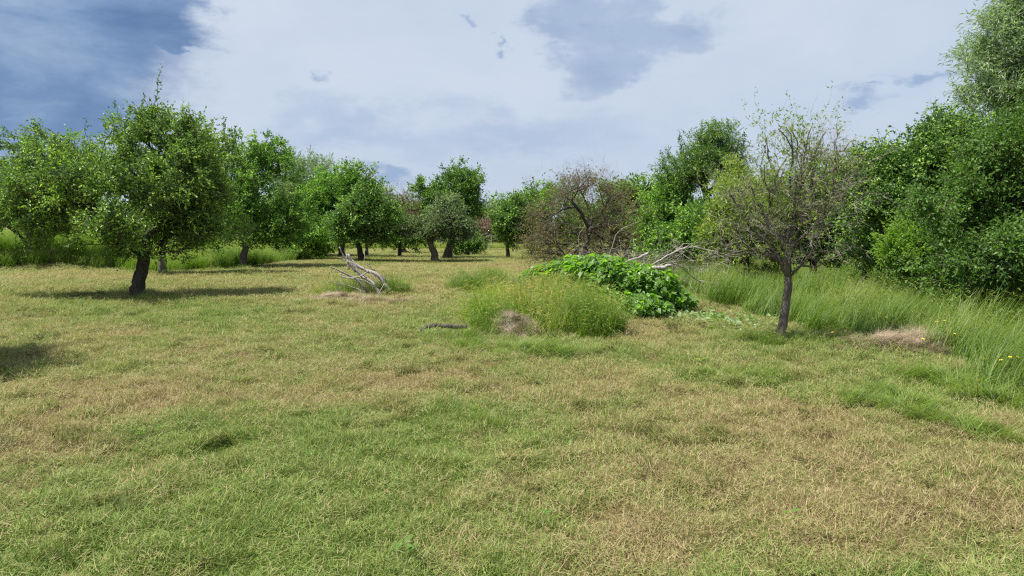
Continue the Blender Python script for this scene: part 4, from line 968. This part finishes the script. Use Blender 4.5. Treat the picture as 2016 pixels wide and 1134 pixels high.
heap('dry_grass_heap', 'flat straw patch at the left foot of the dead branch pile', flatp(662, 592)[0], flatp(662, 592)[1], .75, .4, .1, 130, 113, .1, .8)

# ------------------------------------------------------------------ branches
def branch(name, label, pts, D, r0, r1, m=None, group=None, cat='branch', dys=None, twigs=0, seed=0, side=()):
    rng = np.random.default_rng(seed); P = np.array([at(px, py, D + (dys[i] if dys else 0)) for i, (px, py) in enumerate(pts)])
    t = np.linspace(0, len(P) - 1, len(P) * 4); Q = np.stack([np.interp(t, np.arange(len(P)), P[:, k]) for k in range(3)], 1)
    Q[1:-1] = (Q[:-2] + Q[1:-1] * 2 + Q[2:]) / 4; Q[1:-1] += rng.normal(0, r0 * .22, Q[1:-1].shape)
    root = empty(name, Q[0], label, cat, group); mb = MB(); r0, r1 = r0 * .92, r1 * .92; mb.tube(Q - Q[0], np.linspace(r0, r1, len(Q)) * rng.uniform(.88, 1.12, len(Q)), 9, 0, .15, rng); mb.build('stick', m or M_barkl, root, True)
    sm = MB()
    for sp in side:
        S = np.array([at(px, py, D + .05 * k) for k, (px, py) in enumerate(sp)]); tt = np.linspace(0, len(S) - 1, len(S) * 3); S = np.stack([np.interp(tt, np.arange(len(S)), S[:, k]) for k in range(3)], 1)
        S[1:] += rng.normal(0, .006, S[1:].shape); j = np.argmin(np.linalg.norm(Q - S[0], axis=1)); S[0] = Q[j]
        s_ = MB(); s_.tube(S - Q[0], np.linspace(r0 * .45, .004, len(S)), 6, 0, .1, rng); s_.build('side_branch', m or M_barkl, root, True)
    if twigs:
        for _ in range(twigs):
            j = rng.integers(len(Q) // 4, len(Q)); q = Q[j] - Q[0]; dr = rng.normal(0, 1, 3) + (Q[-1] - Q[0]) * .8; dr /= np.linalg.norm(dr); ln = rng.uniform(.12, .4)
            a = q + dr * ln * .5 + rng.normal(0, .03, 3); sm.tube([q, a, a + dr * ln * .5 + rng.normal(0, .05, 3)], [.006, .004, .002], 3)
        sm.build('twigs', m or M_barkl, root)
    return root
G1 = 'dead branches of the pile left of centre'; D1 = 17.3
branch('dead_branch', 'thick pale branch arching down to the right end of the pile', [(690, 512), (705, 524), (722, 533), (745, 541), (757, 560), (768, 572)], D1, .035, .062, M_barkl, G1, seed=1, twigs=3)
branch('dead_branch', 'straight white branch slanting from the top of the pile down to the ground', [(686, 500), (696, 524), (712, 545), (733, 555), (742, 570), (748, 582)], D1 - .25, .028, .046, M_barkl, G1, seed=2)
branch('dead_branch', 'longest thin branch reaching highest over the pile', [(668, 486), (677, 505), (688, 520), (700, 535)], D1 + .2, .016, .028, M_barkg, G1, seed=3, twigs=2)
branch('dead_branch', 'short white stub standing upright at the top of the pile', [(683, 500), (684, 514), (687, 530)], D1 + .05, .026, .032, M_barkl, G1, seed=4)
branch('dead_branch', 'knobbly dark branch pointing left from the pile with a hooked twig', [(650, 525), (665, 531), (683, 540), (700, 547), (712, 560), (722, 575)], D1 - .1, .016, .038, M_barkg, G1, seed=5, twigs=6, side=[[(655, 529), (648, 538), (648, 552)]])
branch('dead_branch', 'curved pale branch lying across the middle of the pile', [(670, 538), (674, 546), (690, 547), (710, 545), (724, 534)], D1 - .5, .018, .016, M_barkl, G1, seed=6, side=[[(714, 527), (717, 515), (719, 490)]])
branch('dead_branch', 'thin white stick propped against the front of the pile', [(756, 560), (748, 574), (738, 590)], D1 - .6, .012, .016, M_barkl, G1, seed=7)
branch('dead_branch', 'brown lower branch running under the pile to the right', [(690, 548), (712, 551), (730, 560), (748, 566)], D1 + .3, .016, .03, M_barkg, G1, seed=8, twigs=5)
branch('dead_branch', 'slim pale branch leaning left across the top of the pile', [(722, 548), (708, 532), (696, 518), (676, 512)], D1 - .35, .018, .01, M_barkl, G1, seed=51, twigs=3)
branch('dead_branch', 'grey branch bent over the right shoulder of the pile', [(772, 574), (760, 552), (742, 536), (720, 520)], D1 + .45, .034, .014, M_barkg, G1, seed=52, twigs=6)
branch('dead_branch', 'low twiggy branch at the left foot of the pile', [(718, 576), (696, 566), (676, 560), (655, 556)], D1 - .4, .02, .008, M_barkg, G1, seed=53, twigs=10)
hummock('weedy_grass', 'thin weeds growing up through the dead branch pile', flatp(690, 582)[0], flatp(690, 582)[1], .95, .5, 110, .8, 121)
hummock('weedy_grass', 'fresh green tuft at the right end of the dead branch pile', flatp(775, 582)[0], flatp(775, 582)[1], .4, .4, 70, .9, 122, M_windrow)
hummock('dry_stalks', 'tangle of dry brown stalks under the dead branch pile', flatp(715, 582)[0], flatp(715, 582)[1], 1.0, .45, 190, .75, 123, M_straw, P_TWIG, cat='dry stalks')

G2 = 'dead branches lying over the broad leaved bush'; D2 = 14.6
branch('dead_branch', 'thick white broken branch jutting right out of the bush', [(1258, 540), (1272, 536), (1288, 527), (1305, 527), (1321, 522)], D2 - .9, .07, .035, M_barkl, G2, seed=11)
branch('dead_branch', 'pale stout branch pointing up right behind the bush top', [(1218, 520), (1238, 514), (1258, 507), (1276, 498)], D2 + .2, .035, .028, M_barkl, G2, seed=12, twigs=3)
branch('dead_branch', 'long thin branch arching high to the right over the tall grass', [(1260, 537), (1290, 518), (1320, 500), (1350, 486), (1362, 485), (1385, 490), (1415, 496)], D2, .026, .008, M_barkl, G2, seed=13, twigs=5, side=[[(1330, 495), (1345, 480), (1380, 478)]])
branch('dead_branch', 'forked grey branch drooping at its right end beside the bush', [(1285, 531), (1303, 521), (1320, 516), (1340, 524), (1360, 543), (1385, 560)], D2 + .1, .024, .008, M_barkg, G2, seed=14, twigs=9, side=[[(1326, 520), (1327, 545), (1337, 577)], [(1320, 516), (1345, 514), (1360, 530)]])
branch('dead_branch', 'bare crooked branch standing up behind the left top of the bush', [(1205, 515), (1200, 500), (1206, 485), (1212, 462), (1225, 450), (1240, 444)], D2 + .8, .022, .006, M_barkg, G2, seed=15, twigs=5)
branch('dead_branch', 'short pale stick poking out at the top left of the bush', [(1135, 513), (1128, 506), (1121, 500)], D2 + .5, .025, .02, M_barkl, G2, seed=16)
branch('dead_branch', 'pale upright stick next to the short one at the top left of the bush', [(1140, 512), (1142, 500), (1139, 480), (1140, 460), (1150, 448)], D2 + .9, .02, .007, M_barkg, G2, seed=17, twigs=4)
# brown twig tangle behind the bush
rng = np.random.default_rng(31); c = at(1290, 520, 15.3); n = 70
P = c + rng.normal(0, 1, (n, 3)) * np.array([.75, .5, .22]); P[:, 2] = np.maximum(P[:, 2], .35)
o = scatter('brushwood', P_TWIG, P, np.stack([rng.normal(0, .5, n), rng.normal(-.3, .5, n), rng.uniform(0, 6.28, n)], 1), rng.uniform(.6, 1.1, n), rng.random(n), [M_straw, M_twigl], rng)
tag(o, 'tangle of fine dead twigs behind the bush', 'brushwood')

# dark fallen branch in front of the hummock
Dl = gp(870, 655)[1]
branch('fallen_branch', 'dark bent branch lying on the mown grass left of the weedy hummock', [(823, 652), (840, 644), (862, 640), (890, 643), (920, 643)], Dl - .1, .034, .042, M_log, None, seed=21)
# rusty arching dock stalks on the hummock
for i, (pts, lab) in enumerate([([(1060, 600), (1052, 575), (1035, 556), (1008, 550)], 'rusty dead stalk arching left over the hummock'), ([(1050, 585), (1070, 575), (1098, 572)], 'thin dead stalk lying across the hummock towards the bush')]):
    branch('dry_stalk', lab, pts, 12.6, .010, .004, M_twig, None, 'stalk', seed=40 + i, twigs=14 if i == 0 else 3)

# ------------------------------------------------------------------ cut swaths, tufts and weeds on the mown meadow
def swath(label, pts, n, wid, seed, s0=1.0, m=None):
    rng = np.random.default_rng(seed); Q = np.array([flatp(*p) for p in pts]); t = rng.uniform(0, len(Q) - 1, n); i = np.minimum(t.astype(int), len(Q) - 2); f = t - i
    P = Q[i] * (1 - f)[:, None] + Q[i + 1] * f[:, None]; dr = Q[i + 1] - Q[i]; yaw = np.arctan2(dr[:, 1], dr[:, 0]); P = P + rng.normal(0, wid, P.shape)
    o = scatter('cut_grass_swath', P_ROW, np.stack([P[:, 0], P[:, 1], hgt(P[:, 0], P[:, 1]) + rng.uniform(0, .035, n)], 1),
                np.stack([rng.normal(0, .12, n), rng.normal(0, .10, n), yaw + rng.normal(0, .45, n) + math.pi * (rng.random(n) < .3)], 1), s0 * rng.uniform(.7, 1.1, n), rng.random(n), [m or M_windrow], rng)
    tag(o, label, 'cut grass')
swath('long swath of fresh cut grass curving down towards the lower right edge', [(1650, 790), (1740, 800), (1810, 825), (1900, 842), (1990, 872)], 62, .10, 1, .85)
swath('thin swath of cut grass just above and left of the long one', [(1690, 765), (1770, 782), (1860, 805)], 34, .055, 2, .8)
swath('bent green grass flattened along the front of the weedy hummock', [(880, 675), (960, 690), (1060, 698), (1160, 700)], 75, .16, 3, .9)
swath('loose green grass lying around the foot of the sparse tree', [(1450, 655), (1530, 672), (1600, 668), (1680, 680)], 90, .22, 4, .8)
swath('flattened grass along the edge of the tall grass at the right', [(1780, 735), (1850, 745), (1920, 765), (1990, 800)], 90, .14, 5, 1.0)
swath('faint cut grass line between the sparse tree and the straw path', [(1400, 735), (1480, 745), (1560, 752)], 34, .12, 6, .7)
swath('bent green grass trailing left of the weedy hummock', [(850, 668), (900, 664), (950, 668)], 40, .12, 7, .9)
def tuft(px, py, label, n, s, rad, seed, m=None, pr=None):
    rng = np.random.default_rng(seed); x0, y0 = flatp(px, py); a = rng.uniform(0, 6.28, n); q = rad * np.sqrt(rng.random(n)); x = q * np.cos(a); y = q * np.sin(a) * .8; z0 = h1(x0, y0)
    root = empty('grass_tuft', (x0, y0, z0), label, 'grass tuft')
    scatter('blades', pr or P_TUFT, np.stack([x, y, hgt(x0 + x, y0 + y) - z0], 1), rz(rng, n, .12), s * rng.uniform(.6, 1.15, n), rng.random(n), [m or M_windrow, M_stem], rng, root)
tuft(952, 828, 'upright green tuft alone in the centre of the foreground', 9, .8, .13, 1)
tuft(975, 858, 'low dark green tuft just below the upright one of the foreground', 7, .5, .16, 8)
tuft(1518, 716, 'leafy green tuft on the straw right of centre below the sparse tree', 12, .55, .24, 2)
tuft(1290, 722, 'small dark tuft on the straw left of the pair of leafy ones', 6, .5, .12, 3)
tuft(1335, 755, 'wide flat tuft of green and brown grass right of centre', 14, .5, .28, 4)
tuft(500, 800, 'dark green tuft in the left foreground', 7, .5, .16, 5)
tuft(735, 598, 'green tuft in front of the apple tree shadow', 7, .5, .18, 6)
tuft(1690, 790, 'tussock of green grass at the head of the long swath', 12, .7, .24, 7)
def weed(px, py, label, n, seed, s=1.0):
    rng = np.random.default_rng(seed); x0, y0 = flatp(px, py); z0 = h1(x0, y0); root = empty('broadleaf_weed', (x0, y0, z0), label, 'weed')
    for i in range(n):
        az = i * 2.4 + rng.normal(0, .3); L_ = s * rng.uniform(.07, .13); V, Fq = heart(L_, L_ * .45, rng)
        mesh_obj('leaf', V, Fq, M_knot_obj, root, loc=(.02 * math.cos(az), .02 * math.sin(az), .025 + .008 * i)).rotation_euler = (rng.normal(0, .3), -.35 + rng.normal(0, .2), az)
weed(795, 1095, 'broad-leaved weed in the near foreground at the bottom', 8, 1, .55)
weed(1690, 678, 'small bright broad-leaved weed at the left end of the grey-brown heap', 9, 2, 1.1)
weed(1380, 712, 'little green weed on the straw right of centre', 6, 3, .8)

for i, (px, py) in enumerate([(420, 980), (610, 905), (1080, 1010), (270, 860), (1250, 930), (1560, 1020), (905, 900), (1120, 870)]):
    weed(px, py, ['flat rosette weed left in the near green grass', 'flat rosette weed amid the green patch left of centre', 'flat rosette weed right of centre near the bottom', 'flat rosette weed on the straw at the far left of the foreground',
                  'flat rosette weed on the straw right of the upright tuft', 'flat rosette weed in the brown grass at the lower right', 'flat rosette weed below the upright foreground tuft', 'flat rosette weed between the upright tuft and the straw'][i], 6, 60 + i, .42)
# buttercups in the tall grass
rng = np.random.default_rng(55)
spots = [(1735, 618), (1745, 625), (1738, 628), (1790, 605), (1852, 628), (1860, 632), (1845, 634), (1880, 658), (1875, 673), (1945, 683), (1940, 708), (1972, 710), (1990, 704), (2005, 705), (1925, 750), (1925, 776), (2012, 735), (1640, 655), (1690, 615), (1818, 668), (1800, 612), (1975, 668)]
pm = MB(); pm.tube([(0, 0, 0), (.01, 0, .25), (0, .01, .5)], [.004, .003, .003], 3); stem_me = None; proto = None
for i, (px, py) in enumerate(spots):
    x, y = flatp(px, py + 62 * (9.0 / 11)); D_ = y; p = at(px, py, D_ + .1); z0 = h1(p[0], p[1]); H_ = max(.25, p[2] - z0)
    root = empty('buttercup', (p[0], p[1], z0), 'tiny yellow flower among the tall grass on the right', 'flower', 'yellow flowers in the tall grass')
    if proto is None:
        a = pm.build('stem', M_windrow, root); fb = MB()
        for k in range(5):
            t = k * 2 * math.pi / 5; v, f = leaf2(np.zeros(3), np.array([math.cos(t), math.sin(t), .45]), np.array([0, 0, 1.]), .022, .022); fb.add(v, f)
        b2 = fb.build('petals', M_yellow, root); proto = (a, b2)
    else:
        a = proto[0].copy(); b2 = proto[1].copy(); COL.objects.link(a); COL.objects.link(b2); a.parent = root; b2.parent = root
    a.scale = (1, 1, H_ / .5); b2.location = (0, .01, H_); b2.rotation_euler = (.3, 0, i)
